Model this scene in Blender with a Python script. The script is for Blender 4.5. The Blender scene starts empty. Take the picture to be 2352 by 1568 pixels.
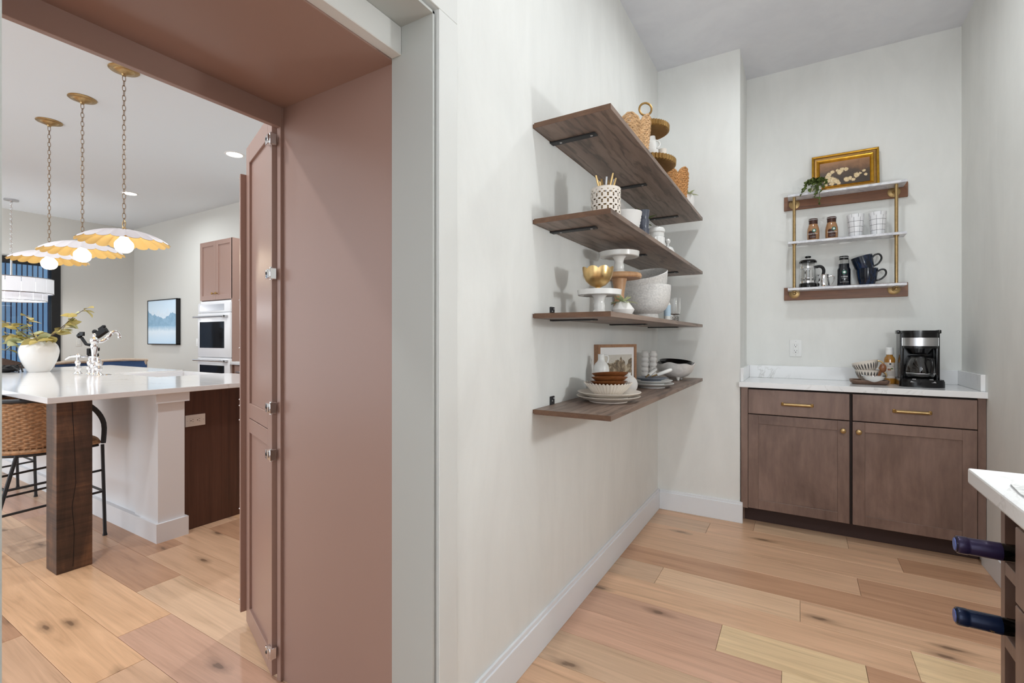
import bpy, bmesh, math, random
from mathutils import Vector, Matrix, Euler
R = math.radians
random.seed(7)
scene = bpy.context.scene
COL = scene.collection

# ------------------------------------------------------------------ camera
cam_d = bpy.data.cameras.new('camera')
cam_d.sensor_width = 36.0
cam_d.lens = 1096.3 / 2352 * 36.0
cam_d.shift_y = -7.0 / 2352
cam_d.clip_start = 0.02
cam = bpy.data.objects.new('camera', cam_d)
COL.objects.link(cam)
cam.location = (0, 0, 1.2)
cam.rotation_euler = (R(90), 0, math.atan(660 / 1096.3))
scene.camera = cam

# ------------------------------------------------------------------ world, exposure, lights
scene.view_settings.view_transform = 'Standard'
scene.view_settings.look = 'None'
scene.view_settings.gamma = 1.0
scene.view_settings.use_curve_mapping = False
scene.view_settings.exposure = 0.0
W = bpy.data.worlds.new('world')
scene.world = W
W.use_nodes = True
W.node_tree.nodes['Background'].inputs[0].default_value = (0.88, 0.94, 1.0, 1)
W.node_tree.nodes['Background'].inputs[1].default_value = 2.5

NEUT = (0.91, 0.965, 1.0)

def area(name, loc, power, size, color=NEUT, spread=170):
    d = bpy.data.lights.new(name, 'AREA')
    d.shape = 'DISK'
    d.size = size
    d.energy = power
    d.color = color
    d.spread = R(spread)
    o = bpy.data.objects.new(name, d)
    COL.objects.link(o)
    o.location = loc
    return o

PANTRY_SPOTS = [(0.03, 2.65), (0.03, 1.3)]
KITCHEN_SPOTS = [(-2.46, 0.3), (-4.97, 0.3), (-7.48, 0.3), (-2.46, 2.74), (-4.97, 2.73), (-7.48, 2.76)]
P_PANTRY = 7.8
P_KITCHEN = 18.5
E_GLOBE = 200.0
CEIL = 3.09

# ------------------------------------------------------------------ materials
def lin(c):
    return c / 12.92 if c <= 0.04045 else ((c + 0.055) / 1.055) ** 2.4

def rgb(r, g, b):
    return (lin(r / 255), lin(g / 255), lin(b / 255), 1)

class NT:
    def __init__(self, name):
        self.m = bpy.data.materials.new(name)
        self.m.use_nodes = True
        self.t = self.m.node_tree
        self.b = self.t.nodes['Principled BSDF']
    def n(self, kind, **kw):
        nd = self.t.nodes.new(kind)
        for k, v in kw.items():
            if k in nd.inputs:
                nd.inputs[k].default_value = v
            else:
                setattr(nd, k, v)
        return nd
    def l(self, a, b):
        self.t.links.new(a, b)
    def coord(self, kind='Object', scale=(1, 1, 1), rnd=0.0, rot=(0, 0, 0)):
        tc = self.n('ShaderNodeTexCoord')
        mp = self.n('ShaderNodeMapping')
        mp.inputs['Scale'].default_value = scale
        mp.inputs['Rotation'].default_value = rot
        src = tc.outputs[kind]
        if rnd:
            oi = self.n('ShaderNodeObjectInfo')
            mu = self.n('ShaderNodeMath', operation='MULTIPLY')
            mu.inputs[1].default_value = rnd
            self.l(oi.outputs['Random'], mu.inputs[0])
            ad = self.n('ShaderNodeVectorMath', operation='ADD')
            self.l(src, ad.inputs[0])
            self.l(mu.outputs[0], ad.inputs[1])
            src = ad.outputs[0]
        self.l(src, mp.inputs['Vector'])
        return mp.outputs[0]
    def noise(self, vec, scale=5, detail=4, rough=0.5, dist=0.0):
        nd = self.n('ShaderNodeTexNoise')
        nd.inputs['Scale'].default_value = scale
        nd.inputs['Detail'].default_value = detail
        nd.inputs['Roughness'].default_value = rough
        nd.inputs['Distortion'].default_value = dist
        self.l(vec, nd.inputs['Vector'])
        return nd.outputs['Fac']
    def ramp(self, fac, stops, interp='LINEAR'):
        nd = self.n('ShaderNodeValToRGB')
        nd.color_ramp.interpolation = interp
        el = nd.color_ramp.elements
        while len(el) < len(stops):
            el.new(0.5)
        for e, (p, c) in zip(el, stops):
            e.position = p
            e.color = c if len(c) == 4 else (*c, 1)
        self.l(fac, nd.inputs[0])
        return nd.outputs[0]
    def mix(self, fac, a, b, mode='MIX'):
        nd = self.n('ShaderNodeMix', data_type='RGBA', blend_type=mode)
        ins = [i for i in nd.inputs if i.enabled]
        for sock, val in zip(ins, (fac, a, b)):
            if hasattr(val, 'is_linked'):
                self.l(val, sock)
            else:
                sock.default_value = val
        return [o for o in nd.outputs if o.enabled][0]
    def math(self, op, a, b=0.0):
        nd = self.n('ShaderNodeMath', operation=op)
        for sock, val in zip(nd.inputs, (a, b)):
            if hasattr(val, 'is_linked'):
                self.l(val, sock)
            else:
                sock.default_value = val
        return nd.outputs[0]
    def bump(self, h, strength=0.2, dist=0.01):
        nd = self.n('ShaderNodeBump')
        nd.inputs['Strength'].default_value = strength
        nd.inputs['Distance'].default_value = dist
        self.l(h, nd.inputs['Height'])
        self.l(nd.outputs[0], self.b.inputs['Normal'])

def plain(name, col, rough=0.5, metal=0.0, coat=0.0, emit=None, es=0.0, noise=0.0, trans=0.0, ior=1.45, bump=0.0, bscale=60):
    k = NT(name)
    b = k.b
    b.inputs['Base Color'].default_value = col
    b.inputs['Roughness'].default_value = rough
    b.inputs['Metallic'].default_value = metal
    b.inputs['Coat Weight'].default_value = coat
    b.inputs['Transmission Weight'].default_value = trans
    b.inputs['IOR'].default_value = ior
    if emit:
        b.inputs['Emission Color'].default_value = emit
        b.inputs['Emission Strength'].default_value = es
    if noise or bump:
        v = k.coord('Object')
        f = k.noise(v, bscale, 4)
        if noise:
            d = tuple(c * (1 - noise) for c in col[:3]) + (1,)
            l = tuple(min(1, c * (1 + noise * 0.6)) for c in col[:3]) + (1,)
            k.l(k.ramp(f, [(0.3, d), (0.7, l)]), b.inputs['Base Color'])
        if bump:
            k.bump(f, bump, 0.004)
    return k.m

def plaster(name, c1, c2, rough=0.75):
    k = NT(name)
    v = k.coord('Object', (1.6, 1.6, 0.7))
    f = k.noise(v, 2.2, 6, 0.62, 0.6)
    v2 = k.coord('Object', (7, 7, 0.9))
    f2 = k.noise(v2, 2.0, 5, 0.6)
    s = k.math('ADD', k.math('MULTIPLY', f, 0.78), k.math('MULTIPLY', f2, 0.22))
    k.l(k.ramp(s, [(0.36, c1), (0.62, c2)]), k.b.inputs['Base Color'])
    k.b.inputs['Roughness'].default_value = rough
    k.bump(k.noise(k.coord('Object'), 90, 3), 0.06, 0.004)
    return k.m

def wood(name, stops, scale=(1, 14, 14), rough=0.4, rnd=31.0, fine=1.0, dist=0.6, bump=0.08, lo=0.3, hi=0.7, spec=0.5, mottle=0.0):
    k = NT(name)
    v = k.coord('Object', scale, rnd)
    f = k.noise(v, 1.0, 7, 0.62, dist)
    v2 = k.coord('Object', tuple(s * 4.5 if s > 4 else s * 1.3 for s in scale), rnd)
    g = k.noise(v2, 1.6, 4, 0.6, 0.2)
    s = k.math('ADD', k.math('MULTIPLY', f, 0.7), k.math('MULTIPLY', g, 0.3 * fine))
    n = len(stops)
    c = k.ramp(s, [(lo + (hi - lo) * i / (n - 1), st) for i, st in enumerate(stops)])
    if mottle:
        m = k.noise(k.coord('Object', (1, 1, 1), rnd), 5, 5, 0.6)
        c = k.mix(k.math('MULTIPLY', m, mottle), c, stops[0])
    k.l(c, k.b.inputs['Base Color'])
    k.b.inputs['Roughness'].default_value = rough
    k.b.inputs['Specular IOR Level'].default_value = spec
    k.bump(g, bump, 0.003)
    return k.m

def plank_mat():
    k = NT('oak_plank')
    oi = k.n('ShaderNodeObjectInfo')
    v = k.coord('Object', (1.1, 16, 16), 47.0)
    f = k.noise(v, 1.0, 8, 0.62, 1.6)
    v2 = k.coord('Object', (2.2, 90, 90), 47.0)
    g = k.noise(v2, 1.0, 3, 0.6)
    s = k.math('ADD', k.math('MULTIPLY', f, 0.75), k.math('MULTIPLY', g, 0.25))
    tone = k.ramp(s, [(0.30, (0.68, 0.63, 0.58)), (0.45, (0.92, 0.90, 0.88)), (0.62, (1.08, 1.08, 1.08))])
    c = k.mix(1.0, oi.outputs['Color'], tone, 'MULTIPLY')
    # knots
    vk = k.coord('Object', (1.5, 4.6, 1.0), 47.0)
    vo = k.n('ShaderNodeTexVoronoi', voronoi_dimensions='2D')
    vo.inputs['Scale'].default_value = 1.15
    nz = k.n('ShaderNodeTexNoise')
    nz.inputs['Scale'].default_value = 9
    k.l(vk, nz.inputs['Vector'])
    ad = k.n('ShaderNodeVectorMath', operation='MULTIPLY_ADD')
    k.l(nz.outputs['Color'], ad.inputs[0])
    ad.inputs[1].default_value = (0.10, 0.10, 0.0)
    k.l(vk, ad.inputs[2])
    k.l(ad.outputs[0], vo.inputs['Vector'])
    kn = k.ramp(vo.outputs['Distance'], [(0.035, (1, 1, 1)), (0.055, (0.55, 0.55, 0.55)), (0.16, (0, 0, 0))])
    sel = k.n('ShaderNodeSeparateColor')
    k.l(vo.outputs['Color'], sel.inputs[0])
    pick = k.math('GREATER_THAN', sel.outputs[0], 0.60)
    kf = k.math('MULTIPLY', k.math('MULTIPLY', kn, pick), 0.75)
    c = k.mix(kf, c, rgb(82, 58, 42))
    k.l(c, k.b.inputs['Base Color'])
    k.b.inputs['Roughness'].default_value = 0.33
    k.b.inputs['Specular IOR Level'].default_value = 0.4
    k.bump(g, 0.05, 0.002)
    return k.m

def quartz():
    k = NT('quartz')
    v = k.coord('Object', (1, 1, 1))
    f = k.noise(v, 2.3, 8, 0.62, 1.6)
    r = k.math('ABSOLUTE', k.math('SUBTRACT', f, 0.5))
    m = k.noise(v, 1.7, 3)
    vein = k.ramp(r, [(0.0, (1, 1, 1)), (0.012, (0, 0, 0))])
    fac = k.math('MULTIPLY', vein, k.ramp(m, [(0.5, (0, 0, 0)), (0.66, (0.6, 0.6, 0.6))]))
    k.l(k.mix(fac, rgb(236, 236, 236), rgb(176, 174, 170)), k.b.inputs['Base Color'])
    k.b.inputs['Roughness'].default_value = 0.1
    return k.m

def marble():
    k = NT('grey_marble')
    v = k.coord('Object', (1, 1, 1), 17)
    f = k.noise(v, 14, 8, 0.7, 1.2)
    k.l(k.ramp(f, [(0.35, rgb(186, 186, 194)), (0.55, rgb(228, 228, 232)), (0.7, rgb(240, 240, 242))]), k.b.inputs['Base Color'])
    k.b.inputs['Roughness'].default_value = 0.25
    return k.m

def glass(name, col=(1, 1, 1, 1), rough=0.0, ior=1.45):
    return plain(name, col, rough, trans=1.0, ior=ior)

MT = {}
MT['wall'] = plaster('limewash_plaster', rgb(227, 227, 223), rgb(235, 235, 231))
MT['wall_kitchen'] = plain('kitchen_wall_paint', rgb(208, 207, 201), 0.7)
MT['ceil_pantry'] = plaster('grey_limewash', rgb(222, 223, 228), rgb(230, 231, 235))
MT['ceil_kitchen'] = plain('white_ceiling_paint', rgb(224, 230, 234), 0.8)
MT['trim'] = plain('white_trim_paint', rgb(233, 235, 238), 0.45)
MT['jamb'] = plain('shaded_jamb_paint', rgb(184, 186, 181), 0.5)  # doorway grey darkened; shade on the jambs put into the colour
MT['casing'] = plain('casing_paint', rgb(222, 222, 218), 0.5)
MT['mauve'] = plain('mauve_brown_lacquer', rgb(162, 132, 120), 0.33)
MT['plank'] = plank_mat()
MT['subfloor'] = plain('floor_joint', rgb(96, 72, 54), 0.8)
MT['farfloor'] = wood('oak_floor_far', [rgb(176, 132, 100), rgb(196, 154, 120), rgb(206, 166, 132)], (1.1, 16, 16), 0.35)
MT['shelf'] = wood('dark_oak_laminate', [rgb(54, 42, 36), rgb(112, 92, 80), rgb(132, 110, 96), rgb(138, 116, 102)], (26, 2.4, 26), 0.42, dist=1.2, lo=0.34, hi=0.66)
def shelf_wood():
    k = NT('dark_oak_laminate')
    v = k.coord('Object', (14, 1.5, 14), 31)
    f = k.noise(v, 1.0, 6, 0.6, 0.8)
    vw = k.coord('Object', (1.0, 0.16, 1.0), 31)
    wv = k.n('ShaderNodeTexWave', bands_direction='X')
    wv.inputs['Scale'].default_value = 7
    wv.inputs['Distortion'].default_value = 15
    wv.inputs['Detail'].default_value = 4
    wv.inputs['Detail Scale'].default_value = 1.3
    wv.inputs['Detail Roughness'].default_value = 0.62
    k.l(vw, wv.inputs['Vector'])
    ln = k.ramp(wv.outputs['Fac'], [(0.0, (1, 1, 1)), (0.22, (0.35, 0.35, 0.35)), (0.5, (0, 0, 0))])
    g = k.noise(k.coord('Object', (70, 5, 70), 31), 1.0, 4, 0.6)
    base = k.ramp(f, [(0.3, rgb(104, 86, 75)), (0.55, rgb(134, 113, 100)), (0.72, rgb(150, 128, 114))])
    fac = k.math('MULTIPLY', ln, k.math('ADD', -0.15, k.math('MULTIPLY', g, 1.3)))
    k.l(k.mix(fac, base, rgb(52, 40, 34)), k.b.inputs['Base Color'])
    k.b.inputs['Roughness'].default_value = 0.42
    k.bump(g, 0.08, 0.003)
    return k.m
MT['shelf'] = shelf_wood()
MT['shelf_edge'] = wood('oak_edge_band', [rgb(84, 58, 41), rgb(118, 85, 62)], (20, 4, 60), 0.45)
MT['cab'] = wood('stained_maple', [rgb(94, 72, 63), rgb(122, 98, 87), rgb(142, 117, 105)], (4.5, 4.5, 2.2), 0.38, rnd=13, dist=0.5, lo=0.32, hi=0.68)
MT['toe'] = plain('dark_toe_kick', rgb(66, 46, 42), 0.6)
MT['gap'] = plain('shadow_gap', rgb(40, 28, 24), 0.7)
MT['walnut_panel'] = wood('walnut_veneer', [rgb(58, 36, 28), rgb(84, 54, 42), rgb(96, 64, 50)], (16, 16, 1.0), 0.35, rnd=5)
MT['rail_wood'] = wood('walnut_rail', [rgb(92, 56, 34), rgb(124, 80, 52), rgb(140, 92, 60)], (2.0, 20, 26), 0.42, rnd=19)
MT['timber'] = wood('reclaimed_timber', [rgb(40, 28, 22), rgb(74, 54, 42), rgb(104, 76, 56)], (9, 9, 1.4), 0.75, rnd=3, bump=0.5, lo=0.28, hi=0.72)
MT['quartz'] = quartz()
MT['marble'] = marble()
MT['black'] = plain('black_powdercoat', rgb(38, 38, 40), 0.5)
MT['black_gloss'] = plain('black_plastic', rgb(14, 14, 16), 0.16)
MT['black_matte'] = plain('black_matte', rgb(22, 22, 24), 0.6)
MT['brass'] = plain('aged_brass', rgb(178, 150, 106), 0.38, 1.0, noise=0.12)
MT['chain'] = plain('dull_bronze', rgb(150, 128, 104), 0.45, 0.9)
MT['gold'] = plain('brushed_gold', rgb(222, 188, 132), 0.3, 1.0, noise=0.25, bscale=22)
MT['goldframe'] = plain('gilded_wood', rgb(214, 164, 62), 0.3, 1.0, noise=0.18, bscale=40)
MT['antique'] = plain('antique_gold', rgb(158, 124, 74), 0.45, 0.85, noise=0.15)
MT['chrome'] = plain('chrome', rgb(228, 228, 230), 0.08, 1.0)
MT['steel'] = plain('brushed_steel', rgb(196, 196, 198), 0.28, 1.0)
MT['white_ceramic'] = plain('white_ceramic', rgb(232, 230, 226), 0.22, coat=0.3)
MT['cream'] = plain('cream_stoneware', rgb(226, 216, 204), 0.4)
MT['matte_white'] = plain('matte_white', rgb(228, 224, 220), 0.6)
MT['enamel'] = plain('white_enamel', rgb(236, 236, 238), 0.2)
MT['plastic'] = plain('white_plastic', rgb(234, 234, 232), 0.35)
MT['stone'] = plain('speckled_stone', rgb(224, 221, 217), 0.8, noise=0.17, bump=0.7, bscale=120)
MT['black_ceramic'] = plain('charcoal_ceramic', rgb(84, 87, 98), 0.28)
MT['blue_mug'] = wood('blue_glaze', [rgb(8, 9, 13), rgb(14, 22, 38), rgb(38, 68, 112)], (18, 18, 3), 0.15, rnd=2)
MT['black_glaze'] = plain('black_glaze', rgb(16, 16, 18), 0.12)
MT['acacia'] = wood('acacia', [rgb(82, 46, 24), rgb(124, 74, 40), rgb(150, 96, 56)], (5, 22, 22), 0.3, rnd=9)
MT['light_wood'] = wood('turned_ash', [rgb(150, 108, 72), rgb(190, 146, 106), rgb(206, 164, 124)], (14, 14, 2.4), 0.4, rnd=4)
MT['frame_wood'] = wood('oak_frame', [rgb(118, 82, 56), rgb(150, 110, 80), rgb(162, 122, 90)], (18, 18, 18), 0.45, rnd=6)
MT['tray_wood'] = wood('grey_mango_wood', [rgb(78, 58, 46), rgb(118, 90, 74), rgb(134, 106, 88)], (4, 24, 24), 0.5, rnd=8)
MT['seagrass'] = plain('seagrass', rgb(206, 166, 122), 0.75, noise=0.3, bscale=70)
MT['seagrass_dark'] = plain('seagrass_orange', rgb(196, 142, 88), 0.75, noise=0.3, bscale=70)
MT['wicker'] = plain('rattan_weave', rgb(186, 144, 106), 0.65, noise=0.35, bscale=60)
MT['succulent'] = plain('succulent_green', rgb(204, 210, 168), 0.5, noise=0.25, bscale=30)
MT['leaf_dark'] = plain('leaf_green', rgb(98, 114, 56), 0.5, noise=0.3, bscale=40)
MT['leaf_olive'] = plain('olive_leaf', rgb(184, 168, 98), 0.5, noise=0.3, bscale=14)
MT['leaf_pale'] = plain('pale_leaf', rgb(190, 194, 150), 0.5, noise=0.2, bscale=14)
MT['stem'] = plain('brown_stem', rgb(92, 76, 56), 0.7)
MT['glass'] = glass('clear_glass')
MT['paper'] = plain('paper_label', rgb(206, 196, 186), 0.6)
MT['ink'] = plain('dark_ink', rgb(30, 30, 36), 0.5)
MT['white_ink'] = plain('white_ink', rgb(235, 235, 235), 0.5)
MT['gold_ink'] = plain('gold_ink', rgb(196, 164, 104), 0.35, 0.8)
MT['green_ink'] = plain('green_ink', rgb(28, 104, 82), 0.45)
MT['coffee'] = plain('milk_coffee', rgb(166, 122, 84), 0.12, coat=0.6)
MT['choc'] = plain('dark_chocolate_print', rgb(66, 36, 26), 0.3)
MT['coldbrew'] = plain('dark_navy_sleeve', rgb(14, 18, 28), 0.18, coat=0.4)
MT['syrup'] = plain('amber_syrup', rgb(206, 146, 62), 0.08, coat=0.5, trans=0.55)
MT['capsule_violet'] = plain('violet_capsule', rgb(44, 34, 66), 0.28, 0.3)
MT['capsule_blue'] = plain('blue_capsule', rgb(22, 36, 66), 0.25, 0.3)
MT['capsule_end'] = plain('blue_capsule_end', rgb(84, 104, 170), 0.35, 0.3)
MT['bottle_dark'] = plain('dark_bottle_glass', rgb(10, 10, 10), 0.05)
MT['bulb'] = plain('lit_bulb', rgb(255, 240, 214), 0.3, emit=(1.0, 0.90, 0.72, 1), es=14)
MT['lens'] = plain('lit_downlight_lens', (1, 1, 1, 1), 0.4, emit=(1, 0.98, 0.95, 1), es=9)
MT['opal'] = plain('key_lamp_globe', (1, 1, 1, 1), 0.4, emit=(0.93, 0.97, 1.0, 1), es=E_GLOBE)  # glow of the added key lamp, out of view
MT['slat_glass'] = plain('lit_frosted_glass', rgb(240, 240, 244), 0.35, emit=(0.94, 0.96, 1, 1), es=0.16)
MT['shade_white'] = plain('shade_plaster_white', rgb(226, 220, 222), 0.55)
MT['shade_gold'] = plain('shade_gold_leaf', rgb(234, 196, 122), 0.4, 0.55)
MT['siding'] = plain('blue_siding', rgb(88, 128, 164), 0.6)
MT['siding_gap'] = plain('navy_batten', rgb(20, 34, 78), 0.6)
MT['frame_black'] = plain('black_window_frame', rgb(8, 8, 9), 0.5)
MT['leather'] = plain('brown_leather', rgb(92, 76, 68), 0.5, noise=0.15)
MT['blue_fabric'] = plain('blue_upholstery', rgb(52, 80, 124), 0.8, noise=0.2, bscale=160)
MT['pale_wood'] = plain('bleached_oak', rgb(196, 178, 160), 0.5, noise=0.1)
MT['oven_glass'] = plain('oven_glass', rgb(34, 34, 36), 0.06)
MT['mat'] = plain('white_mount_board', rgb(232, 230, 228), 0.7)
MT['lace'] = plain('grey_lace', rgb(196, 196, 194), 0.8, noise=0.35, bump=0.5, bscale=90)

def mountain_mat():
    k = NT('mountain_print')
    tc = k.n('ShaderNodeTexCoord')
    sp = k.n('ShaderNodeSeparateXYZ')
    k.l(tc.outputs['Object'], sp.inputs[0])
    x, z = sp.outputs[0], sp.outputs[2]
    cx = k.n('ShaderNodeCombineXYZ')
    k.l(x, cx.inputs[0])
    ridge = k.noise(cx.outputs[0], 5.0, 6, 0.55)
    # ridge: high at left and right, low in the middle
    v = k.math('ABSOLUTE', k.math('SUBTRACT', x, 0.05))
    hgt = k.math('ADD', k.math('MULTIPLY', ridge, 0.26), k.math('MULTIPLY', v, 0.20))
    top = k.math('ADD', hgt, -0.07)
    mask = k.math('LESS_THAN', z, top)
    ridge2 = k.noise(cx.outputs[0], 8.0, 6, 0.6, 0.4)
    mask2 = k.math('LESS_THAN', z, k.math('ADD', k.math('MULTIPLY', ridge2, 0.36), -0.02))
    water = k.math('LESS_THAN', z, -0.06)
    sky = k.ramp(k.math('ADD', z, 0.5), [(0.4, rgb(226, 240, 248)), (0.9, rgb(208, 232, 250))])
    n = k.noise(tc.outputs['Object'], 16, 6, 0.6, 0.8)
    far = k.mix(n, rgb(196, 222, 240), rgb(236, 244, 250))
    near = k.mix(n, rgb(100, 146, 178), rgb(172, 206, 228))
    wat = k.ramp(k.math('ADD', k.math('MULTIPLY', n, 0.25), z), [(0.0, rgb(196, 216, 230)), (0.08, rgb(120, 164, 196))])
    wat2 = k.ramp(k.math('ADD', k.math('ADD', k.math('MULTIPLY', n, 0.10), z), 0.4), [(0.06, rgb(196, 226, 248)), (0.30, rgb(224, 238, 248)), (0.385, rgb(150, 190, 216))])
    c = k.mix(mask2, sky, far)
    c = k.mix(mask, c, near)
    c = k.mix(water, c, wat2)
    k.l(c, k.b.inputs['Base Color'])
    k.b.inputs['Roughness'].default_value = 0.6
    return k.m

def roses_mat():
    k = NT('rose_still_life_print')
    tc = k.n('ShaderNodeTexCoord')
    ob = tc.outputs['Object']
    sp = k.n('ShaderNodeSeparateXYZ')
    k.l(ob, sp.inputs[0])
    n = k.noise(ob, 18, 6, 0.65, 0.8)
    bg = k.ramp(k.math('ADD', k.math('MULTIPLY', n, 0.10), sp.outputs[2]), [(0.02, rgb(58, 44, 32)), (0.06, rgb(82, 62, 44)), (0.075, rgb(112, 80, 54)), (0.13, rgb(160, 116, 80))])
    cols = bg
    blobs = [(-0.098, -0.018, 0.014), (-0.070, -0.068, 0.015), (-0.030, -0.070, 0.012), (0.048, -0.058, 0.012), (0.085, -0.020, 0.010), (-0.038, 0.020, 0.010), (-0.085, -0.035, 0.026), (-0.06, -0.042, 0.022), (-0.045, -0.055, 0.018), (-0.105, -0.045, 0.018), (-0.085, -0.002, 0.017), (-0.065, 0.012, 0.014),
             (-0.025, 0.008, 0.020), (-0.012, 0.024, 0.013), (0.010, 0.020, 0.014), (0.012, -0.052, 0.018), (0.030, -0.046, 0.014), (0.065, -0.030, 0.019), (0.105, -0.008, 0.012), (-0.10, -0.07, 0.012), (0.115, -0.035, 0.009)]
    nz = k.n('ShaderNodeTexNoise')
    nz.inputs['Scale'].default_value = 40
    k.l(ob, nz.inputs['Vector'])
    wob = k.n('ShaderNodeVectorMath', operation='MULTIPLY_ADD')
    k.l(nz.outputs['Color'], wob.inputs[0])
    wob.inputs[1].default_value = (0.014, 0.0, 0.014)
    k.l(ob, wob.inputs[2])
    pet = k.ramp(k.noise(ob, 55, 3, 0.6, 1.0), [(0.36, rgb(150, 118, 78)), (0.48, rgb(206, 178, 130)), (0.6, rgb(236, 218, 174))])
    fine = k.noise(ob, 70, 3, 0.6, 1.2)
    for bx, bz, br in blobs:
        d = k.n('ShaderNodeVectorMath', operation='DISTANCE')
        sc = k.n('ShaderNodeVectorMath', operation='MULTIPLY')
        k.l(wob.outputs[0], sc.inputs[0])
        sc.inputs[1].default_value = (1, 0, 1)
        k.l(sc.outputs[0], d.inputs[0])
        d.inputs[1].default_value = (bx + 0.007, 0, bz + 0.007)
        tt = k.math('ADD', k.math('MULTIPLY', d.outputs['Value'], 1 / br), k.math('MULTIPLY', k.math('SUBTRACT', fine, 0.5), 0.9))
        petal = k.ramp(tt, [(0.05, rgb(196, 150, 92)), (0.25, rgb(240, 222, 180)), (0.42, rgb(200, 168, 118)), (0.58, rgb(238, 222, 184)), (0.8, rgb(186, 156, 112))])
        cols = k.mix(k.ramp(tt, [(0.80, (1, 1, 1)), (1.0, (0, 0, 0))]), cols, petal)
    k.l(cols, k.b.inputs['Base Color'])
    k.b.inputs['Roughness'].default_value = 0.5
    return k.m

def landscape_mat():
    k = NT('sepia_landscape_print')
    tc = k.n('ShaderNodeTexCoord')
    ob = tc.outputs['Object']
    sp = k.n('ShaderNodeSeparateXYZ')
    k.l(ob, sp.inputs[0])
    n = k.noise(ob, 26, 6, 0.65, 0.8)
    n2 = k.noise(ob, 9, 5, 0.6, 0.5)
    h = k.math('ADD', sp.outputs[2], k.math('MULTIPLY', n2, -0.20))
    sky = k.mix(n, rgb(214, 208, 196), rgb(190, 184, 174))
    land = k.ramp(n, [(0.36, rgb(78, 68, 56)), (0.5, rgb(134, 116, 94)), (0.62, rgb(188, 174, 150))])
    c = k.mix(k.math('LESS_THAN', h, -0.045), sky, land)
    k.l(c, k.b.inputs['Base Color'])
    k.b.inputs['Roughness'].default_value = 0.6
    return k.m

def grid_mat():
    """white cup glaze with thin hand-drawn black grid lines"""
    k = NT('grid_glaze')
    tc = k.n('ShaderNodeTexCoord')
    sp = k.n('ShaderNodeSeparateXYZ')
    k.l(tc.outputs['Object'], sp.inputs[0])
    ang = k.math('ARCTAN2', sp.outputs[1], sp.outputs[0])
    fa = k.math('FRACT', k.math('ADD', k.math('MULTIPLY', ang, 8 / (2 * math.pi)), 0.35))
    la = k.math('LESS_THAN', fa, 0.045)
    fz = k.math('FRACT', k.math('MULTIPLY', k.math('ADD', sp.outputs[2], 0.006), 1 / 0.034))
    lz = k.math('LESS_THAN', fz, 0.055)
    m = k.math('MAXIMUM', la, lz)
    k.l(k.mix(m, rgb(236, 236, 238), rgb(30, 30, 34)), k.b.inputs['Base Color'])
    k.b.inputs['Roughness'].default_value = 0.3
    return k.m

def rough_timber():
    k = NT('saw_marked_timber')
    v = k.coord('Object', (7, 7, 1.2))
    f = k.noise(v, 1.3, 7, 0.65, 0.6)
    vs = k.coord('Object', (2, 2, 60))
    s = k.noise(vs, 1.0, 4, 0.6, 0.3)
    vm = k.coord('Object', (3, 3, 5))
    m = k.noise(vm, 1.6, 5, 0.6)
    t = k.math('ADD', k.math('ADD', k.math('MULTIPLY', f, 0.45), k.math('MULTIPLY', s, 0.25)), k.math('MULTIPLY', m, 0.3))
    k.l(k.ramp(t, [(0.36, rgb(38, 26, 19)), (0.5, rgb(76, 53, 40)), (0.63, rgb(124, 88, 62))]), k.b.inputs['Base Color'])
    k.b.inputs['Roughness'].default_value = 0.52
    k.b.inputs['Specular IOR Level'].default_value = 0.7
    k.bump(t, 0.35, 0.01)
    return k.m

MT['mountain'] = mountain_mat()
MT['roses'] = roses_mat()
MT['landscape'] = landscape_mat()
MT['grid'] = grid_mat()
MT['sawn'] = rough_timber()

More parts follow.
